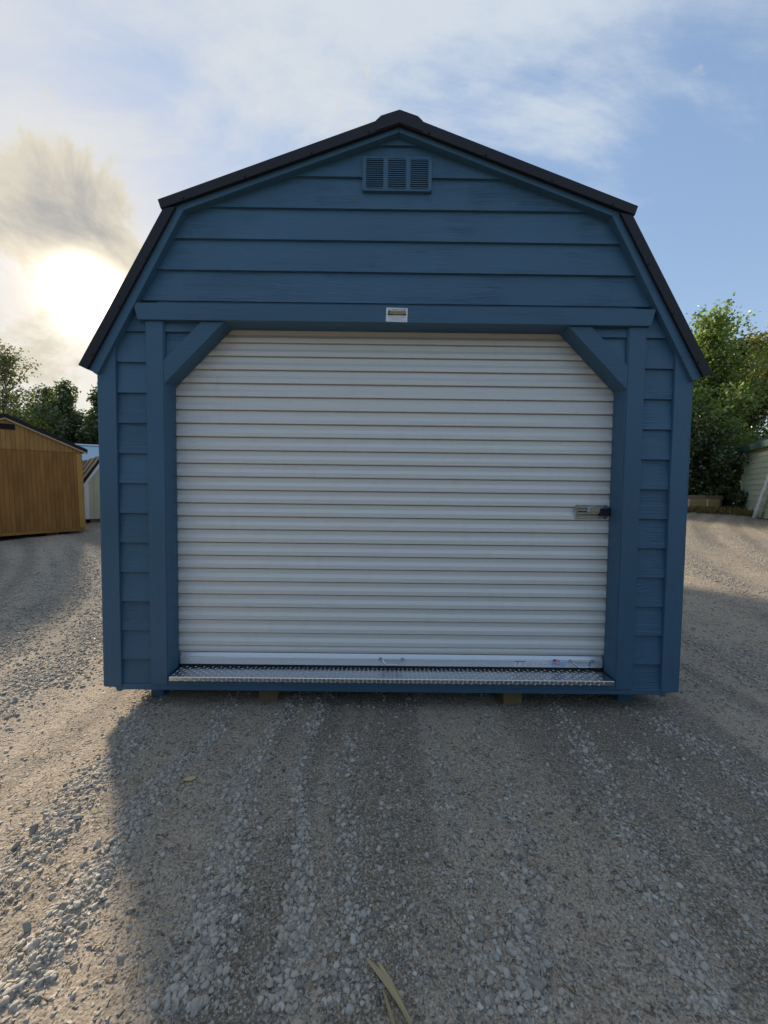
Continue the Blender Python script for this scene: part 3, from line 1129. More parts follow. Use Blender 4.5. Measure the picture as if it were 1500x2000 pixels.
fp.build('fine_print', M['ink_soft'], stk)

# labels on the bottom bar
ws = MB().box(0.815, 1.034, BY - 0.0006, BY, 0.2350, 0.2705).build('warning_label', M['stick'], dobj)
pr = MB()
for a, b_ in ((0.858, 0.886), (0.896, 0.935), (0.945, 0.962), (0.972, 1.000)):
    for k in range(5):
        pr.box(a, b_, BY - 0.0009, BY - 0.0005, 0.241 + k * 0.0048, 0.2425 + k * 0.0048)
pr.box(1.008, 1.027, BY - 0.0009, BY - 0.0005, 0.246, 0.251)
pr.prism([(0.824, 0.240), (0.834, 0.240), (0.838, 0.252), (0.846, 0.262), (0.828, 0.262), (0.832, 0.252)], BY - 0.0009, BY - 0.0005)
pr.build('label_print', M['ink_soft'], dobj)
MB().box(0.816, 0.848, BY - 0.0010, BY - 0.0005, 0.2645, 0.2702).build('label_band', M['red'], dobj)
MB().box(0.849, 0.890, BY - 0.0010, BY - 0.0005, 0.2650, 0.2700).build('label_band', M['teal'], dobj)
fx0, fz0 = 1.068, 0.255


def fwave(x):
    return 0.0042 * math.sin((x - fx0) / 0.046 * 2 * math.pi)


for k in range(7):
    m = MB()
    nseg = 8
    hgt = 0.0042
    xa = fx0 + (0.020 if k >= 4 else 0.0)
    v, f = [], []
    for i in range(nseg + 1):
        xx = xa + (fx0 + 0.045 - xa) * i / nseg
        zz = fz0 + k * hgt + fwave(xx)
        v += [(xx, BY - 0.0062, zz), (xx, BY - 0.0062, zz + hgt), (xx, BY - 0.0052, zz), (xx, BY - 0.0052, zz + hgt)]
    for i in range(nseg):
        a = i * 4
        f += [(a, a + 4, a + 5, a + 1), (a + 2, a + 3, a + 7, a + 6), (a + 1, a + 5, a + 7, a + 3), (a, a + 2, a + 6, a + 4)]
    m.add(v, f).build('flag_stripe', M['red'] if k % 2 == 0 else M['stick'], dobj)
MB().prism([(fx0, fz0 + 0.0168), (fx0 + 0.0200, fz0 + 0.0190), (fx0 + 0.0200, fz0 + 0.0310), (fx0, fz0 + 0.0300)], BY - 0.0068, BY - 0.005).build('flag_canton', M['usblue'], dobj)
MB().box(fx0 - 0.001, fx0 + 0.084, BY - 0.0050, BY + 0.001, 0.2395, 0.2775).build('flag_label', M['lightblue'], dobj)
MB().box(fx0 + 0.048, fx0 + 0.082, BY - 0.0056, BY - 0.0049, 0.268, 0.275).build('flag_label_band', M['stick'], dobj)

# wooden blocks under the sill
for i, (bx, lab, mt) in enumerate(((-0.81, 'dark brown wooden block wedged under the blue shed, left of centre', 'block'), (0.80, 'paler tan wooden block wedged under the blue shed, right of centre', 'block2'))):
    t = empty('support_block', (bx, 0.045, gz1(bx, 0.045)))
    tag(t, lab, 'block', 'wooden blocks under the blue shed')
    m = MB()
    zt = 0.109 - t.location.z
    m.add([(-0.062, 0, -0.02), (0.062, 0.004, -0.02), (0.062, 0.02, zt), (-0.06, 0.016, zt), (-0.062, 0.30, -0.02), (0.062, 0.30, -0.02), (0.062, 0.30, zt), (-0.06, 0.30, zt)],
          [(0, 1, 2, 3), (7, 6, 5, 4), (0, 4, 5, 1), (1, 5, 6, 2), (2, 6, 7, 3), (3, 7, 4, 0)])
    m.build('timber', M[mt], t, 0.004)

# ------------------------------------------------------------------ neighbouring sheds


def frame_empty(name, origin, xdir):
    xd = Vector(xdir)
    xd.z = 0 if abs(xd.z) < 1e-6 else xd.z
    xd.normalize()
    yd = Vector((0, 0, 1)).cross(xd).normalized()
    zd = xd.cross(yd)
    o = empty(name)
    o.matrix_world = Matrix(((xd.x, yd.x, zd.x, origin[0]), (xd.y, yd.y, zd.y, origin[1]), (xd.z, yd.z, zd.z, origin[2]), (0, 0, 0, 1)))
    return o


M['stain'] = painted_wood('amber_stained_plywood', (0.30, 0.135, 0.034), 'z', 0.65, 0.0015, 0.22, 0.25)
M['stain_hi'] = painted_wood('amber_stained_plywood_band', (0.36, 0.185, 0.055), 'z', 0.65, 0.0015, 0.18, 0.25)
M['stain_trim'] = painted_wood('golden_corner_trim', (0.42, 0.22, 0.055), 'z', 0.6, 0.001, 0.12, 0.3)
M['pale_trim'] = painted_wood('pale_wood_trim', (0.50, 0.36, 0.22), 'x', 0.6, 0.001, 0.12, 0.3)
M['shingle'] = plain('dark_metal_roof', (0.024, 0.022, 0.026), 0.7, 0, 0.2, 8, 0, 0.15)
bs = frame_empty('wooden_shed', (-6.98, 6.48, 0.53), (0.888, 1.073, 0.035))
tag(bs, 'amber stained wooden shed with vertical boards and dark gable vent at the left edge', 'shed')
BW, BH, BR = 2.44, 1.775, 2.345
box('wall', -BW, 0.0, 0.014, 3.6, 0.0, 1.74, M['stain'], bs)
MB().prism([(-BW + 0.002, 1.74), (-0.002, 1.74), (-0.002, BH - 0.02), (-BW / 2, BR - 0.02), (-BW + 0.002, BH - 0.02)], 0.014, 3.59).build('gable_wall', M['stain_hi'], bs)
pw = BW / 34
for k in range(34):
    x1 = -k * pw - 0.0022
    x0 = -(k + 1) * pw + 0.0022
    box('plank', x0, x1, 0.0, 0.016, 0.0, 1.705, M['stain'], bs)
    zt = [BH + (BR - BH) * (1 - abs(xx + BW / 2) / (BW / 2)) - 0.012 for xx in (x0, x1)]
    MB().prism([(x0, 1.712), (x1, 1.712), (x1, max(zt[1], 1.713)), (x0, max(zt[0], 1.713))], -0.008, 0.016).build('plank', M['stain_hi'], bs)
box('corner_trim', -0.085, 0.006, -0.018, 0.0, 0.0, 1.70, M['stain_trim'], bs, 0.002)
box('corner_trim', 0.0065, 0.022, -0.017, 0.08, 0.0, 1.70, M['stain_trim'], bs, 0.002)
box('corner_trim', -BW - 0.006, -BW + 0.085, -0.018, 0.0, 0.0, 1.70, M['stain_trim'], bs, 0.002)
box('floor_band', -BW, 0.0, -0.01, 0.013, -0.07, -0.002, M['stain'], bs)
sl = (BR - BH) / (BW / 2)
for s in (-1, 1):
    ex = BW / 2 + 0.12
    ze = BR - sl * ex
    pol = [(-BW / 2 + s * ex, ze), (-BW / 2 + s * 0.0005, BR), (-BW / 2 + s * 0.0005, BR + 0.085), (-BW / 2 + s * ex, ze + 0.075)]
    MB().prism(pol, -0.075, 3.7).build('roof', M['shingle'], bs, 0.004)
    pol = [(-BW / 2 + s * (ex - 0.005), ze - 0.032), (-BW / 2 + s * 0.0006, BR - 0.032), (-BW / 2 + s * 0.0006, BR - 0.001), (-BW / 2 + s * (ex - 0.005), ze - 0.001)]
    MB().prism(pol, -0.062, -0.010).build('rake_trim', M['pale_trim'], bs)
vb = box('gable_vent', -BW / 2 - 0.17, -BW / 2 + 0.15, -0.022, -0.009, BR - 0.235, BR - 0.125, M['shingle'], bs, 0.003)
lv = MB()
for k in range(6):
    zc = BR - 0.225 + k * 0.018
    lv.prism_x([(-0.030, zc), (-0.029, zc + 0.003), (-0.0225, zc + 0.012), (-0.0225, zc + 0.009)], -BW / 2 - 0.16, -BW / 2 + 0.14)
lv.build('louver', M['shingle'], vb)
for i, xx in enumerate((-0.55, -1.9)):
    t = box('support_block', xx - 0.10, xx + 0.10, 0.10, 0.40, -0.30, -0.071, M['block'], None, 0.004)
    t.matrix_world = bs.matrix_world.copy()
    tag(t, ('grey wooden block under the amber shed near its right corner', 'wooden block under the amber shed toward its left end')[i], 'block', 'blocks under the amber shed')

# cream mini barn behind it
M['cream'] = painted_wood('cream_panel', (0.52, 0.49, 0.34), 'z', 0.6, 0.001, 0.05, 0.3)
M['white'] = painted_wood('white_trim_paint', (0.76, 0.76, 0.76), 'z', 0.55, 0.001, 0.04, 0.3)
M['brownroof'] = plain('dark_brown_roof', (0.034, 0.021, 0.017), 0.75, 0, 0.15, 8, 0, 0.12)
M['redwood'] = painted_wood('red_brown_stain', (0.17, 0.075, 0.03), 'z', 0.7, 0.001, 0.15, 0.2)
cb = frame_empty('cream_barn', (-8.03, 7.86, 0.62), (0.70, 0.714, 0.0))
tag(cb, 'cream mini barn with white corner trim and dark brown gambrel roof', 'shed')
CWD = 2.6
go = [(0.0, 0.0), (CWD, 0.0), (CWD, 0.93), (CWD - 0.42, 1.62), (CWD / 2, 2.0), (0.42, 1.62), (0.0, 0.93)]
MB().prism(go, 0.012, 3.4).build('wall', M['cream'], cb)
for k in range(13):
    x0, x1 = k * 0.2 + 0.003, (k + 1) * 0.2 - 0.003
    pol = [(x0, 0), (x1, 0), (x1, 2.1), (x0, 2.1)]
    for s in (0, 1):
        if s == 0:
            L1 = [(-0.69, 0.42, -0.69 * 0 + 0.42 * 0.93)]
            pol = clip_poly(pol, -0.69 / 0.808, 0.42 / 0.808, 0.42 * 0.93 / 0.808)
            pol = clip_poly(pol, -0.38, 0.88, -0.38 * 0.42 + 0.88 * 1.62)
        else:
            pol = clip_poly(pol, 0.69 / 0.808, 0.42 / 0.808, (0.69 * CWD + 0.42 * 0.93) / 0.808)
            pol = clip_poly(pol, 0.38, 0.88, 0.38 * (CWD - 0.42) + 0.88 * 1.62)
    MB().prism(pol, 0.0, 0.013).build('plank', M['cream'], cb)
box('corner_trim', -0.008, 0.085, -0.02, 0.0, 0.0, 0.95, M['white'], cb, 0.002)
box('corner_trim', CWD - 0.085, CWD + 0.008, -0.02, 0.0, 0.0, 0.95, M['white'], cb, 0.002)
for s in (0, 1):
    fxx = (lambda v: v) if s == 0 else (lambda v: CWD - v)
    MB().prism([(fxx(-0.07), 0.86), (fxx(0.40), 1.655), (fxx(0.40), 1.74), (fxx(-0.14), 0.86)], -0.06, 3.5).build('roof', M['brownroof'], cb, 0.003)
    MB().prism([(fxx(0.401), 1.655), (CWD / 2 + (-1 if s == 0 else 1) * 0.0005, 2.03), (CWD / 2 + (-1 if s == 0 else 1) * 0.0005, 2.11), (fxx(0.401), 1.74)], -0.06, 3.5).build('roof', M['brownroof'], cb, 0.003)
    MB().prism([(fxx(-0.068), 0.855), (fxx(0.00), 0.855), (fxx(0.45), 1.60), (fxx(0.402), 1.652)], -0.045, -0.021).build('rake_trim', M['white'], cb)
rb = MB()
for yy in (0.02, 0.75, 1.6, 2.4):
    v = []
    for xx, zz in ((-0.142, 0.862), (0.398, 1.742)):
        for dy in (-0.006, 0.006):
            v += [(xx - 0.018, yy + dy, zz + 0.011), (xx + 0.002, yy + dy, zz - 0.004)]
    rb.add(v, [(0, 2, 6, 4), (1, 5, 7, 3), (0, 4, 5, 1), (2, 3, 7, 6), (0, 1, 3, 2), (4, 6, 7, 5)])
rb.build('roof_rib', M['pale_trim'], cb)
for i, xx in enumerate((0.12, 1.5)):
    t = box('support_block', xx, xx + 0.2, 0.05, 0.3, -0.22, -0.002, M['block'], None, 0.004)
    t.matrix_world = cb.matrix_world.copy()
    tag(t, ('grey block under the left corner of the cream barn', 'grey block under the middle of the cream barn')[i], 'block', 'blocks under the cream barn')

rs = frame_empty('red_brown_shed', (-9.1, 7.7, 0.62), (0.70, 0.714, 0.0))
tag(rs, 'red brown stained shed glimpsed between the amber shed and the cream barn', 'shed')
box('wall', -0.9, 0.62, 0.3, 2.2, -0.05, 0.93, M['redwood'], rs)
for k in range(8):
    box('plank', -0.9 + k * 0.19 + 0.003, -0.9 + (k + 1) * 0.19 - 0.003, 0.28, 0.3, -0.04, 0.92, M['redwood'], rs)
MB().prism([(-1.0, 0.93), (0.70, 0.93), (-0.15, 1.25)], 0.2, 2.3).build('roof', M['brownroof'], rs)

M['bluemetal'] = plain('pale_blue_metal_roof', (0.26, 0.40, 0.52), 0.45, 0.0, 0.06, 4)
ms = frame_empty('metal_roofed_shed', (-12.6, 10.8, 0.75), (0.93, 0.36, 0.0))
tag(ms, 'distant shed with pale blue metal roof behind the cream barn', 'shed')
box('wall', 0.0, 4.6, 0.0, 3.0, -0.1, 1.72, M['cream'], ms)
v = [(-0.2, -0.25, 1.66), (4.8, -0.25, 1.66), (4.8, 1.5, 2.36), (-0.2, 1.5, 2.36), (-0.2, -0.25, 1.72), (4.8, -0.25, 1.72), (4.8, 1.5, 2.42), (-0.2, 1.5, 2.42)]
mesh_obj('roof', v, [(0, 1, 2, 3), (7, 6, 5, 4), (0, 4, 5, 1), (1, 5, 6, 2), (2, 6, 7, 3), (3, 7, 4, 0)], M['bluemetal'], ms)
v = [(p[0], 3.0 - p[1], p[2]) for p in v]
mesh_obj('roof', v, [(3, 2, 1, 0), (4, 5, 6, 7), (1, 5, 4, 0), (2, 6, 5, 1), (3, 7, 6, 2), (0, 4, 7, 3)], M['bluemetal'], ms)
box('ridge_cap', -0.22, 4.82, 1.38, 1.62, 2.40, 2.45, M['white'], ms)

# pale green shed at the right
M['sage'] = painted_wood('sage_lap_paint', (0.47, 0.50, 0.36), 'x', 0.6, 0.001, 0.06, 0.3)
M['greenroof'] = plain('dark_green_roof', (0.018, 0.06, 0.048), 0.45, 0, 0.15, 6)
gs = frame_empty('green_roofed_shed', (12.45, 11.0, 0.91), (-0.43, -0.90, 0.0))
tag(gs, 'pale sage lap-sided shed with dark green roof at the right edge', 'shed')
GL, GH = 5.2, 2.16
box('wall', 0.0, GL, 0.02, 2.9, -0.15, GH, M['sage'], gs)
for k in range(13):
    zb = -0.12 + k * 0.175
    MB().prism_x([(-0.006, zb), (0.012, min(zb + 0.2, GH)), (0.022, min(zb + 0.2, GH)), (0.022, zb)], 0.0, GL).build('lap_board', M['sage'], gs)
box('corner_trim', -0.02, 0.07, -0.02, 0.02, -0.12, GH, M['sage'], gs, 0.002)
MB().prism_x([(-0.16, GH - 0.03), (1.45, GH + 0.75), (1.45, GH + 0.86), (-0.18, GH + 0.06)], -0.15, GL + 0.15).build('roof', M['greenroof'], gs)
MB().prism_x([(3.06, GH - 0.03), (1.4505, GH + 0.75), (1.4505, GH + 0.86), (3.08, GH + 0.06)], -0.15, GL + 0.15).build('roof', M['greenroof'], gs)
box('fascia', -0.16, GL + 0.16, -0.205, -0.165, GH - 0.13, GH + 0.055, M['greenroof'], gs)
box('soffit', -0.14, GL + 0.14, -0.162, 0.0, GH - 0.06, GH - 0.035, M['greenroof'], gs)
for xx in (-0.12,):
    MB().prism_x([(0.0, GH), (2.9, GH), (1.45, GH + 0.72)], xx + 0.13, xx + 0.15).build('gable_wall', M['sage'], gs)

# weathered white plank leaning at the green-roofed shed
pk, N, b = mat_new('peeling_white_paint')
co = objcoord(N, (14, 14, 3))
n = N.noise(co, 1.0, 6.0, 0.65, 0.6)
N.put(b.inputs['Base Color'], N.mix(N.smooth(n, 0.52, 0.60), (0.70, 0.71, 0.70, 1), (0.30, 0.27, 0.23, 1)))
b.inputs['Roughness'].default_value = 0.8
bump(N, b, n, 0.003)
M['peel'] = pk
m = MB()
p0, p1 = Vector((11.60, 9.62, gz1(11.60, 9.62) - 0.03)), Vector((11.02, 8.36, 2.85))
d = (p1 - p0).normalized()
sd = Vector((0.43, 0.90, 0)) - d * Vector((0.43, 0.90, 0)).dot(d)
sd.normalize()
nn = d.cross(sd)
v = []
for t_, wv in ((0.0, 0.085), (1.0, 0.085)):
    c = p0.lerp(p1, t_)
    for a, e in ((-1, -1), (1, -1), (1, 1), (-1, 1)):
        v.append(c + sd * a * wv + nn * e * 0.022)
v[0] += d * 0.03
v[3] += d * 0.03
o = m.add(v, [(0, 1, 2, 3), (7, 6, 5, 4), (0, 4, 5, 1), (1, 5, 6, 2), (2, 6, 7, 3), (3, 7, 4, 0)]).build('leaning_plank', M['peel'], None, 0.004)
tag(o, 'weathered white board with peeling paint leaning by the sage shed', 'plank')

# timber pile
M['timber'] = painted_wood('treated_timber', (0.34, 0.255, 0.125), 'x', 0.75, 0.002, 0.2, 0.2)
M['timber_top'] = painted_wood('weathered_timber', (0.21, 0.165, 0.105), 'x', 0.8, 0.002, 0.2, 0.2)
tz = gz1(10.9, 11.2)
tim = [('bottom front', 9.3, 11.70, 0.0, 0.0, 'timber'), ('middle front', 9.25, 11.73, 0.135, 0.004, 'timber'), ('upper front', 9.3, 11.71, 0.27, 0.0, 'timber'),
       ('bottom rear', 9.4, 11.9, 0.0, 0.16, 'timber_top'), ('middle rear', 9.35, 11.94, 0.135, 0.16, 'timber_top'), ('upper rear', 9.4, 11.92, 0.27, 0.16, 'timber_top'), ('topmost rear', 9.3, 11.96, 0.405, 0.15, 'timber_top')]
for nm, xa, xb, dzv, dyv, mt in tim:
    o = box('timber_beam', xa, xb, 11.0 + dyv, 11.145 + dyv, tz + dzv + 0.02, tz + dzv + 0.153, M[mt], None, 0.006)
    tag(o, '%s squared timber of the pile beside the trees on the right' % nm, 'timber', 'stacked squared timbers')
for i, xx in enumerate((10.62, 11.28)):
    m = MB()
    m.box(xx, xx + 0.02, 10.992, 10.9985, tz + 0.02, tz + 0.425)
    m.box(xx, xx + 0.02, 10.999, 11.31, tz + 0.5605 if False else tz + 0.424, tz + 0.427)
    o = m.build('strap', M['white'])
    tag(o, ('left pale strap round the timber pile', 'right pale strap round the timber pile, near its end')[i], 'strap', 'straps on the timber pile')

# ------------------------------------------------------------------ trees


def leaf_mat(name, lo, mid, hi, trans=0.45):
    m = bpy.data.materials.new(name)
    m.use_nodes = True
    t = m.node_tree
    t.nodes.clear()
    N = Nd(t)
    geo = N.new('ShaderNodeNewGeometry')
    col = N.ramp(geo.outputs['Random Per Island'], [(0.0, lo), (0.5, mid), (0.93, hi), (1.0, tuple(min(1, c * k) for c, k in zip(hi, (1.9, 1.35, 0.8))))])
    d = N.new('ShaderNodeBsdfDiffuse')
    tr = N.new('ShaderNodeBsdfTranslucent')
    gl = N.new('ShaderNodeBsdfGlossy')
    gl.inputs['Roughness'].default_value = 0.38
    gl.inputs['Color'].default_value = (0.8, 0.85, 0.8, 1)
    N.put(d.inputs['Color'], col)
    tcol = N.mix(0.5, col, tuple(min(1, c * k) for c, k in zip(hi, (1.3, 1.4, 0.9))) + (1,))
    N.put(tr.inputs['Color'], tcol)
    m1 = N.new('ShaderNodeMixShader')
    m1.inputs[0].default_value = trans
    t.links.new(d.outputs[0], m1.inputs[1])
    t.links.new(tr.outputs[0], m1.inputs[2])
    m2 = N.new('ShaderNodeMixShader')
    m2.inputs[0].default_value = 0.06
    t.links.new(m1.outputs[0], m2.inputs[1])
    t.links.new(gl.outputs[0], m2.inputs[2])
    o = N.new('ShaderNodeOutputMaterial')
    t.links.new(m2.outputs[0], o.inputs[0])
    return m


M['leaf_poplar'] = leaf_mat('poplar_leaf', (0.07, 0.11, 0.026), (0.135, 0.20, 0.042), (0.21, 0.28, 0.065), 0.55)
M['leaf_yellow'] = leaf_mat('yellow_green_leaf', (0.10, 0.11, 0.02), (0.17, 0.18, 0.035), (0.27, 0.25, 0.05))
M['leaf_dark'] = leaf_mat('dark_leaf', (0.038, 0.056, 0.022), (0.062, 0.09, 0.032), (0.095, 0.128, 0.042), 0.40)
M['leaf_birch'] = leaf_mat('sparse_grey_leaf', (0.06, 0.075, 0.03), (0.10, 0.115, 0.045), (0.15, 0.16, 0.06))
M['leaf_sun'] = leaf_mat('lime_leaf', (0.08, 0.10, 0.015), (0.14, 0.16, 0.025), (0.20, 0.21, 0.035), 0.55)
bk, N, b = mat_new('bark')
n = N.noise(objcoord(N, (6, 6, 1.5)), 3.0, 5.0, 0.65)
N.put(b.inputs['Base Color'], N.ramp(n, [(0.3, (0.05, 0.042, 0.034)), (0.7, (0.16, 0.14, 0.12))]))
b.inputs['Roughness'].default_value = 0.9
bump(N, b, n, 0.01)
M['bark'] = bk


def leaves_mesh(P, size, rng, upbias=0.5):
    n = len(P)
    nrm = rng.normal(size=(n, 3))
    nrm[:, 2] += upbias * np.sign(rng.uniform(-0.2, 1, n))
    nrm /= np.linalg.norm(nrm, axis=1)[:, None]
    a = rng.normal(size=(n, 3))
    a[:, 2] -= 0.4
    a -= (a * nrm).sum(1)[:, None] * nrm
    a /= np.linalg.norm(a, axis=1)[:, None]
    b_ = np.cross(nrm, a)
    s = (size * rng.uniform(0.6, 1.3, n))[:, None]
    v0 = P - a * s * 0.55
    v1 = P + b_ * s * 0.40 + nrm * s * 0.10 - a * s * 0.08
    v2 = P + a * s * 0.60
    v3 = P - b_ * s * 0.40 + nrm * s * 0.10 - a * s * 0.08
    V = np.stack([v0, v1, v2, v3], 1).reshape(-1, 3)
    base = np.arange(n) * 4
    T = np.stack([np.stack([base, base + 1, base + 2], -1), np.stack([base, base + 2, base + 3], -1)], 1).reshape(-1, 3)
    return V, T


def tree(name, label, cat, x, y, height, radius, nleaf, lsize, lmat, seed, prof='oval', t0=0.12, nb=46, group=None, lean=(0, 0), rise_ang=0.7, spread=0.16, trunk_r=None, zbase=None):
    rng = np.random.default_rng(seed)
    z0 = gz1(x, y) - 0.05 if zbase is None else zbase
    root = empty(name, (x, y, z0))
    tag(root, label, cat, group)
    tr = MB()
    H = height
    rr = trunk_r or 0.012 * H + 0.02
    tp_ = []
    wob = rng.normal(scale=0.02 * H, size=(7, 2)).cumsum(0) * 0.5
    for i in range(8):
        t = i / 7
        w = wob[i - 1] if i else np.zeros(2)
        tp_.append(Vector((w[0] + lean[0] * t, w[1] + lean[1] * t, H * 0.97 * t)))
    tr.tube(tp_, [rr * (1 - 0.93 * i / 7) for i in range(8)], 7)

    def trunk_at(t):
        f = min(max(t, 0), 0.9999) * 7
        i = int(f)
        return tp_[i].lerp(tp_[i + 1], f - i)
    tips = []
    for k in range(nb):
        t = t0 + (0.985 - t0) * ((k + rng.uniform(0, 0.9)) / nb)
        u = (t - t0) / (1 - t0)
        if prof == 'oval':
            R = radius * (0.35 + 0.65 * math.sin(math.pi * min(1, u * 0.9 + 0.12)) ** 0.8) * (1 - 0.55 * u ** 3)
        elif prof == 'cone':
            R = radius * (1 - u) ** 0.85 + 0.10
        elif prof == 'poplar':
            R = radius * (0.75 + 0.3 * math.sin(u * 9 + seed)) * (1 - u) ** 0.62 + 0.16
        else:
            R = radius * (1 - 0.5 * u)
        R *= rng.uniform(0.62, 1.15)
        az = k * 2.39996 + rng.normal(scale=0.3)
        el = rise_ang * rng.uniform(0.5, 1.3) * (0.6 + 0.7 * u)
        d = Vector((math.cos(az) * math.cos(el), math.sin(az) * math.cos(el), math.sin(el)))
        p = trunk_at(t - 0.04)
        pts = [p]
        L_ = R / max(0.35, math.cos(el))
        for j in range(4):
            d = (d + Vector(rng.normal(scale=0.13, size=3)) + Vector((0, 0, 0.05))).normalized()
            pts.append(pts[-1] + d * L_ / 4)
        br = max(0.006, rr * 0.36 * (1 - 0.7 * u))
        tr.tube(pts, [br * (1 - 0.2 * j) for j in range(5)], 4)
        for j in range(1, 5):
            for q in range(2 + int(3 * L_ / max(radius, 0.3))):
                base = pts[j - 1].lerp(pts[j], rng.uniform(0, 1))
                td = (d * 0.5 + Vector(rng.normal(scale=0.7, size=3))).normalized()
                tl_ = L_ * rng.uniform(0.12, 0.34)
                tips.append((base, base + td * tl_, (j / 4) * 0.6 + 0.4))
                if rng.uniform() < 0.25:
                    tr.tube([base, base + td * tl_], [0.005, 0.002], 3)
    tr.build('trunk', M['bark'], root)
    A = np.array([t[0][:] for t in tips])
    B = np.array([t[1][:] for t in tips])
    wgt = np.array([t[2] for t in tips]) * rng.uniform(0.25, 1.6, len(tips))
    pick = rng.choice(len(tips), nleaf, p=wgt / wgt.sum())
    s = rng.uniform(0.15, 1.12, nleaf)[:, None]
    P = A[pick] * (1 - s) + B[pick] * s + rng.normal(scale=spread * radius * 0.45, size=(nleaf, 3))
    P[:, 2] = np.maximum(P[:, 2], 0.05)
    V, T = leaves_mesh(P, lsize, rng)
    me = fast_mesh('crown', V, T, M[lmat])
    link(bpy.data.objects.new('crown', me), root)
    return root


# right-hand wood edge
tree('poplar_tree', 'tall green poplar with pointed crown rising right behind the shed roof', 'tree', 12.75, 13.0, 7.3, 2.4, 22000, 0.115, 'leaf_poplar', 5, 'poplar', 0.10, 64, 'trees along the right', rise_ang=0.85)
tree('poplar_tree', 'yellowing tree at the right edge behind the sage shed', 'tree', 16.0, 14.2, 7.2, 2.6, 20000, 0.12, 'leaf_yellow', 21, 'oval', 0.12, 50, 'trees along the right')
tree('poplar_tree', 'slender side tree with dark drooping outer branches right of the tall poplar', 'tree', 14.7, 14.2, 7.6, 1.5, 7000, 0.11, 'leaf_dark', 9, 'cone', 0.25, 36, 'trees along the right', lean=(0.5, 0), rise_ang=0.9)
tree('understory_tree', 'bushy green tree directly behind the shed wall at the right', 'tree', 10.5, 13.4, 5.0, 2.2, 16000, 0.12, 'leaf_poplar', 33, 'oval', 0.05, 46, 'trees along the right')
tree('understory_tree', 'dark leafy thicket behind the timber pile', 'tree', 11.9, 12.2, 3.0, 1.7, 13000, 0.10, 'leaf_dark', 41, 'oval', 0.02, 40, 'trees along the right')
tree('understory_tree', 'dark bush between the timber pile and the sage shed', 'bush', 12.75, 11.75, 2.0, 0.9, 6000, 0.09, 'leaf_dark', 45, 'oval', 0.02, 30, 'trees along the right')
tree('understory_tree', 'low shrub against the corner of the sage shed', 'bush', 12.25, 10.75, 0.75, 0.42, 1800, 0.06, 'leaf_dark', 47, 'oval', 0.02, 20, 'trees along the right')
tree('poplar_tree', 'deep green tree far back behind the tall poplar', 'tree', 14.0, 17.5, 6.0, 3.0, 14000, 0.14, 'leaf_dark', 52, 'oval', 0.05, 44, 'trees along the right')
rw = np.random.default_rng(8)
nw = 26000
wx = rw.uniform(6.3, 9.7, nw)
wz = 0.5 + 4.0 * rw.uniform(0, 1, nw) ** 0.9
wy = 14.3 + rw.normal(scale=0.9, size=nw) - 0.6 * vnoise(wx * 0.9, wz * 0.9, 10)
V, T = leaves_mesh(np.stack([wx, wy, wz], -1), 0.15, rw)
stuff('hidden_shade_leaves', fast_mesh('hidden_shade_leaves', V, T, M['leaf_poplar']), 'hidden leaf mass added behind the blue shed to shade the sage wall', 'shade_woods')  # out of sight, added to throw shade on the sage shed wall
# left-hand wood edge, against the light
GLt = 'trees along the left'
tree('birch_tree', 'thin sparse birch against the bright sky at far left', 'tree', -17.0, 15.1, 6.9, 1.9, 4200, 0.11, 'leaf_birch', 61, 'cone', 0.18, 46, GLt, rise_ang=0.95)
tree('forest_tree', 'dark tree with thin leader rising over the amber shed roof slope', 'tree', -14.4, 15.1, 5.3, 1.55, 8500, 0.12, 'leaf_dark', 66, 'cone', 0.05, 44, GLt)
tree('forest_tree', 'dark pointed tree just left of the blue shed wall', 'tree', -13.2, 15.0, 5.2, 1.5, 8000, 0.12, 'leaf_dark', 63, 'cone', 0.05, 44, GLt)
tree('forest_tree', 'loose leafy tree between the birch and the dark pointed trees', 'tree', -15.9, 15.6, 5.3, 1.6, 6500, 0.11, 'leaf_birch', 68, 'cone', 0.1, 40, GLt)
tree('forest_tree', 'broad dark tree low behind the amber shed ridge at the left edge', 'tree', -17.6, 16.6, 4.1, 2.3, 9000, 0.13, 'leaf_dark', 67, 'oval', 0.04, 44, GLt)
tree('forest_tree', 'dark tree partly hidden by the left edge of the blue shed', 'tree', -12.0, 15.2, 5.0, 1.5, 7000, 0.12, 'leaf_dark', 69, 'cone', 0.05, 40, GLt)
tree('lime_bush', 'sunlit lime green bush behind the amber shed roof', 'bush', -13.5, 12.7, 3.25, 1.25, 8000, 0.11, 'leaf_sun', 71, 'oval', 0.05, 40, GLt)
tree('forest_tree', 'low dark thicket above the cream barn roof', 'tree', -13.4, 14.2, 3.2, 1.8, 9000, 0.12, 'leaf_dark', 73, 'oval', 0.02, 40, GLt)
tree('forest_tree', 'dark undergrowth behind the lime green bush', 'tree', -15.6, 14.8, 3.1, 1.8, 9000, 0.12, 'leaf_dark', 74, 'oval', 0.02, 40, GLt)

# woods unseen behind the viewer, added to cut sky light on door and wall
rw = np.random.default_rng(5)
nw = 90000
wx = rw.uniform(-34, 34, nw)
top = 2.8 + 1.6 * vnoise(wx * 0.35, wx * 0 + 3.3, 8) + 1.5 * vnoise(wx * 1.3, wx * 0 + 1.3, 9)
wz = top * rw.uniform(0, 1, nw) ** 0.85
wy = -12.5 - rw.uniform(0, 3.0, nw) - 0.18 * wz - 1.8 * vnoise(wx * 0.5, wz * 0.5, 10)
wy = wy + 0.012 * wx * wx * 0.3
V, T = leaves_mesh(np.stack([wx, wy, wz], -1), 0.34, rw)
stuff('shade_woods', fast_mesh('shade_woods', V, T, M['leaf_dark']), 'unseen leaf mass added behind the viewer to cut sky light', 'shade_woods')

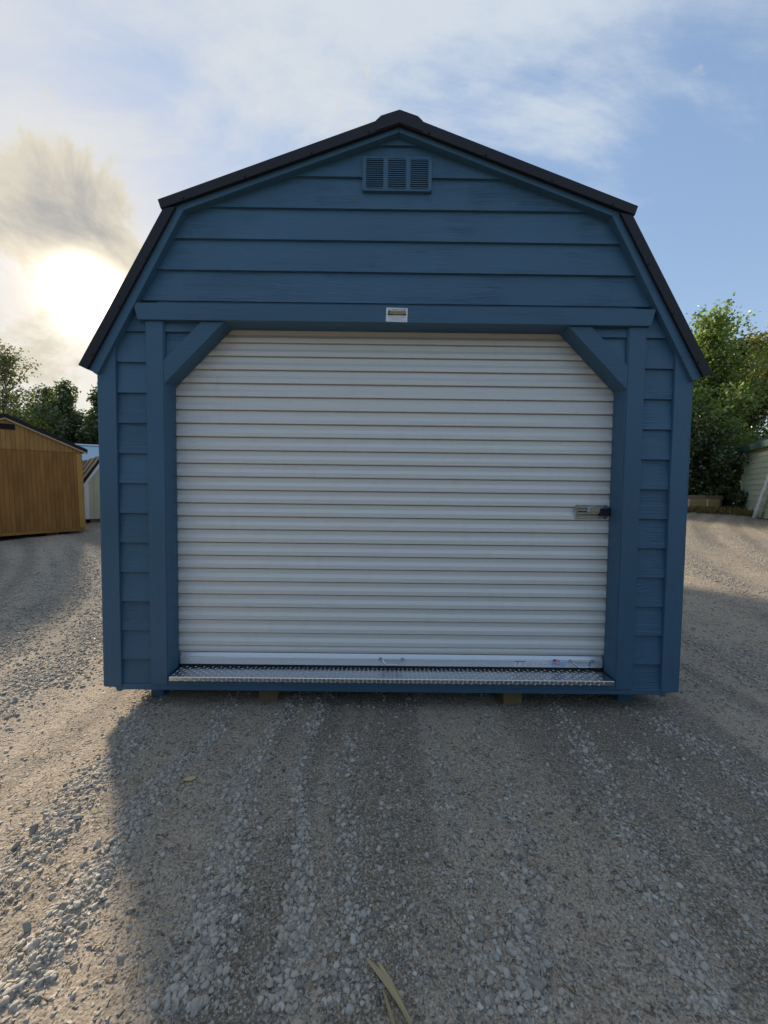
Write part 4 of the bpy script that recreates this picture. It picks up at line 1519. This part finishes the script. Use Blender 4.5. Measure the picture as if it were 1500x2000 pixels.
# ------------------------------------------------------------------ grass at the foot of the right-hand sheds
ng = 5200
gxs = RNG.uniform(10.2, 13.5, ng)
gys = 10.95 - (gxs - 11.0) * 0.75 + RNG.normal(scale=0.35, size=ng)
far = RNG.uniform(size=ng) < 0.35
gxs = np.where(far, RNG.uniform(9.0, 12.6, ng), gxs)
gys = np.where(far, RNG.uniform(10.6, 11.9, ng), gys)
gzs = ground_z(gxs, gys)
hgt = RNG.uniform(0.06, 0.26, ng)
a = RNG.uniform(0, 2 * np.pi, ng)
ln = RNG.normal(scale=0.35, size=(ng, 2)) * hgt[:, None]
w = 0.006
b0 = np.stack([gxs - np.cos(a) * w, gys - np.sin(a) * w, gzs - 0.01], -1)
b1 = np.stack([gxs + np.cos(a) * w, gys + np.sin(a) * w, gzs - 0.01], -1)
m0 = np.stack([gxs + ln[:, 0] * 0.35, gys + ln[:, 1] * 0.35, gzs + hgt * 0.6], -1)
t0_ = np.stack([gxs + ln[:, 0], gys + ln[:, 1], gzs + hgt], -1)
V = np.stack([b0, b1, m0, t0_], 1).reshape(-1, 3)
bi = np.arange(ng) * 4
T = np.concatenate([np.stack([bi, bi + 1, bi + 2], -1), np.stack([bi + 1, bi + 3, bi + 2], -1)])
M['grass'] = leaf_mat('mixed_grass', (0.06, 0.08, 0.02), (0.16, 0.14, 0.05), (0.34, 0.22, 0.08), 0.4)
stuff('grass', fast_mesh('grass', V, T, M['grass']), 'mixed green and dry orange grass along the foot of the sage shed', 'grass')

# ------------------------------------------------------------------ small things on the ground
M['dryleaf'] = plain('yellow_dry_leaf', (0.45, 0.36, 0.17), 0.7, 0, 0.2, 40)
lx, ly = -0.97, -0.65
lz = gz1(lx, ly) + 0.008
m = MB()
out = [(0.030, 0.0), (0.018, 0.010), (0.0, 0.0135), (-0.018, 0.009), (-0.026, 0.0), (-0.018, -0.009), (0.0, -0.0125), (0.018, -0.009)]
v = [(px, py, 0.25 * abs(py) + 0.10 * abs(px)) for px, py in out] + [(0, 0, 0)]
v += [(p[0], p[1], p[2] - 0.0012) for p in v]
f = []
for i in range(8):
    j = (i + 1) % 8
    f += [(i, j, 8), (9 + j, 9 + i, 17), (i, 9 + i, 9 + j, j)]
o = m.add(v, f).build('dry_leaf', M['dryleaf'])
o.location = (lx, ly, lz)
o.rotation_euler = (0.1, 0.05, 0.35)
tag(o, 'single pale yellow dry leaf on the dirt at the lower left', 'leaf')

M['splinter'] = painted_wood('pale_split_wood', (0.36, 0.29, 0.16), 'x', 0.8, 0.002, 0.25, 0.2)
sp = empty('wood_splinter', (-0.04, -1.43, gz1(-0.04, -1.43) + 0.006))
sp.rotation_euler = (0, 0, math.atan2(-0.11, 0.11) - 0.12)
tag(sp, 'split pale husk of wood lying on gravel at the bottom centre', 'splinter')
for k, (oy, l0, l1, wd_, zz) in enumerate(((0.0, -0.095, 0.080, 0.0065, 0.004), (0.013, -0.070, 0.085, 0.0055, 0.003), (-0.014, -0.012, 0.090, 0.004, 0.002))):
    m = MB()
    pr_ = []
    n_ = 7
    v, f = [], []
    for i in range(n_):
        t = i / (n_ - 1)
        ww = wd_ * (0.25 + 1.1 * math.sin(math.pi * (0.12 + 0.8 * t)))
        xx = l0 + (l1 - l0) * t
        yy = oy + 0.006 * math.sin(t * 3 + k) - 0.010 * t * (k - 1)
        hz = zz + 0.004 * math.sin(t * 4 + k)
        v += [(xx, yy - ww, hz), (xx, yy + ww, hz), (xx, yy + ww * 0.6, hz + 0.0035), (xx, yy - ww * 0.6, hz + 0.0035)]
    for i in range(n_ - 1):
        a_ = i * 4
        for e in range(4):
            g_ = (e + 1) % 4
            f.append((a_ + e, a_ + g_, a_ + 4 + g_, a_ + 4 + e))
    f += [(3, 2, 1, 0), (n_ * 4 - 4, n_ * 4 - 3, n_ * 4 - 2, n_ * 4 - 1)]
    m.add(v, f).build('fibre', M['splinter'], sp)
for (tx, ty, ang, ln_, lab) in ((0.98, -0.88, -0.5, 0.05, 'thin straw stalk lying right of centre on the dirt'), (0.80, -0.90, 0.6, 0.05, 'short straw stalk below the right half of the door'), (1.13, -0.42, 0.1, 0.07, 'dry twig lying near the right end of the shed')):
    m = MB().tube([(-ln_ / 2, 0, 0.003), (-ln_ / 6, 0.003, 0.004), (ln_ / 6, -0.002, 0.005), (ln_ / 2, 0.002, 0.003)], [0.0022, 0.003, 0.0028, 0.0012], 5)
    o = m.build('straw_stalk', M['splinter'])
    o.location = (tx, ty, gz1(tx, ty) + 0.004)
    o.rotation_euler = (0, 0, ang)
    tag(o, lab, 'straw', 'single straw stalks')

bpy.context.view_layer.update()
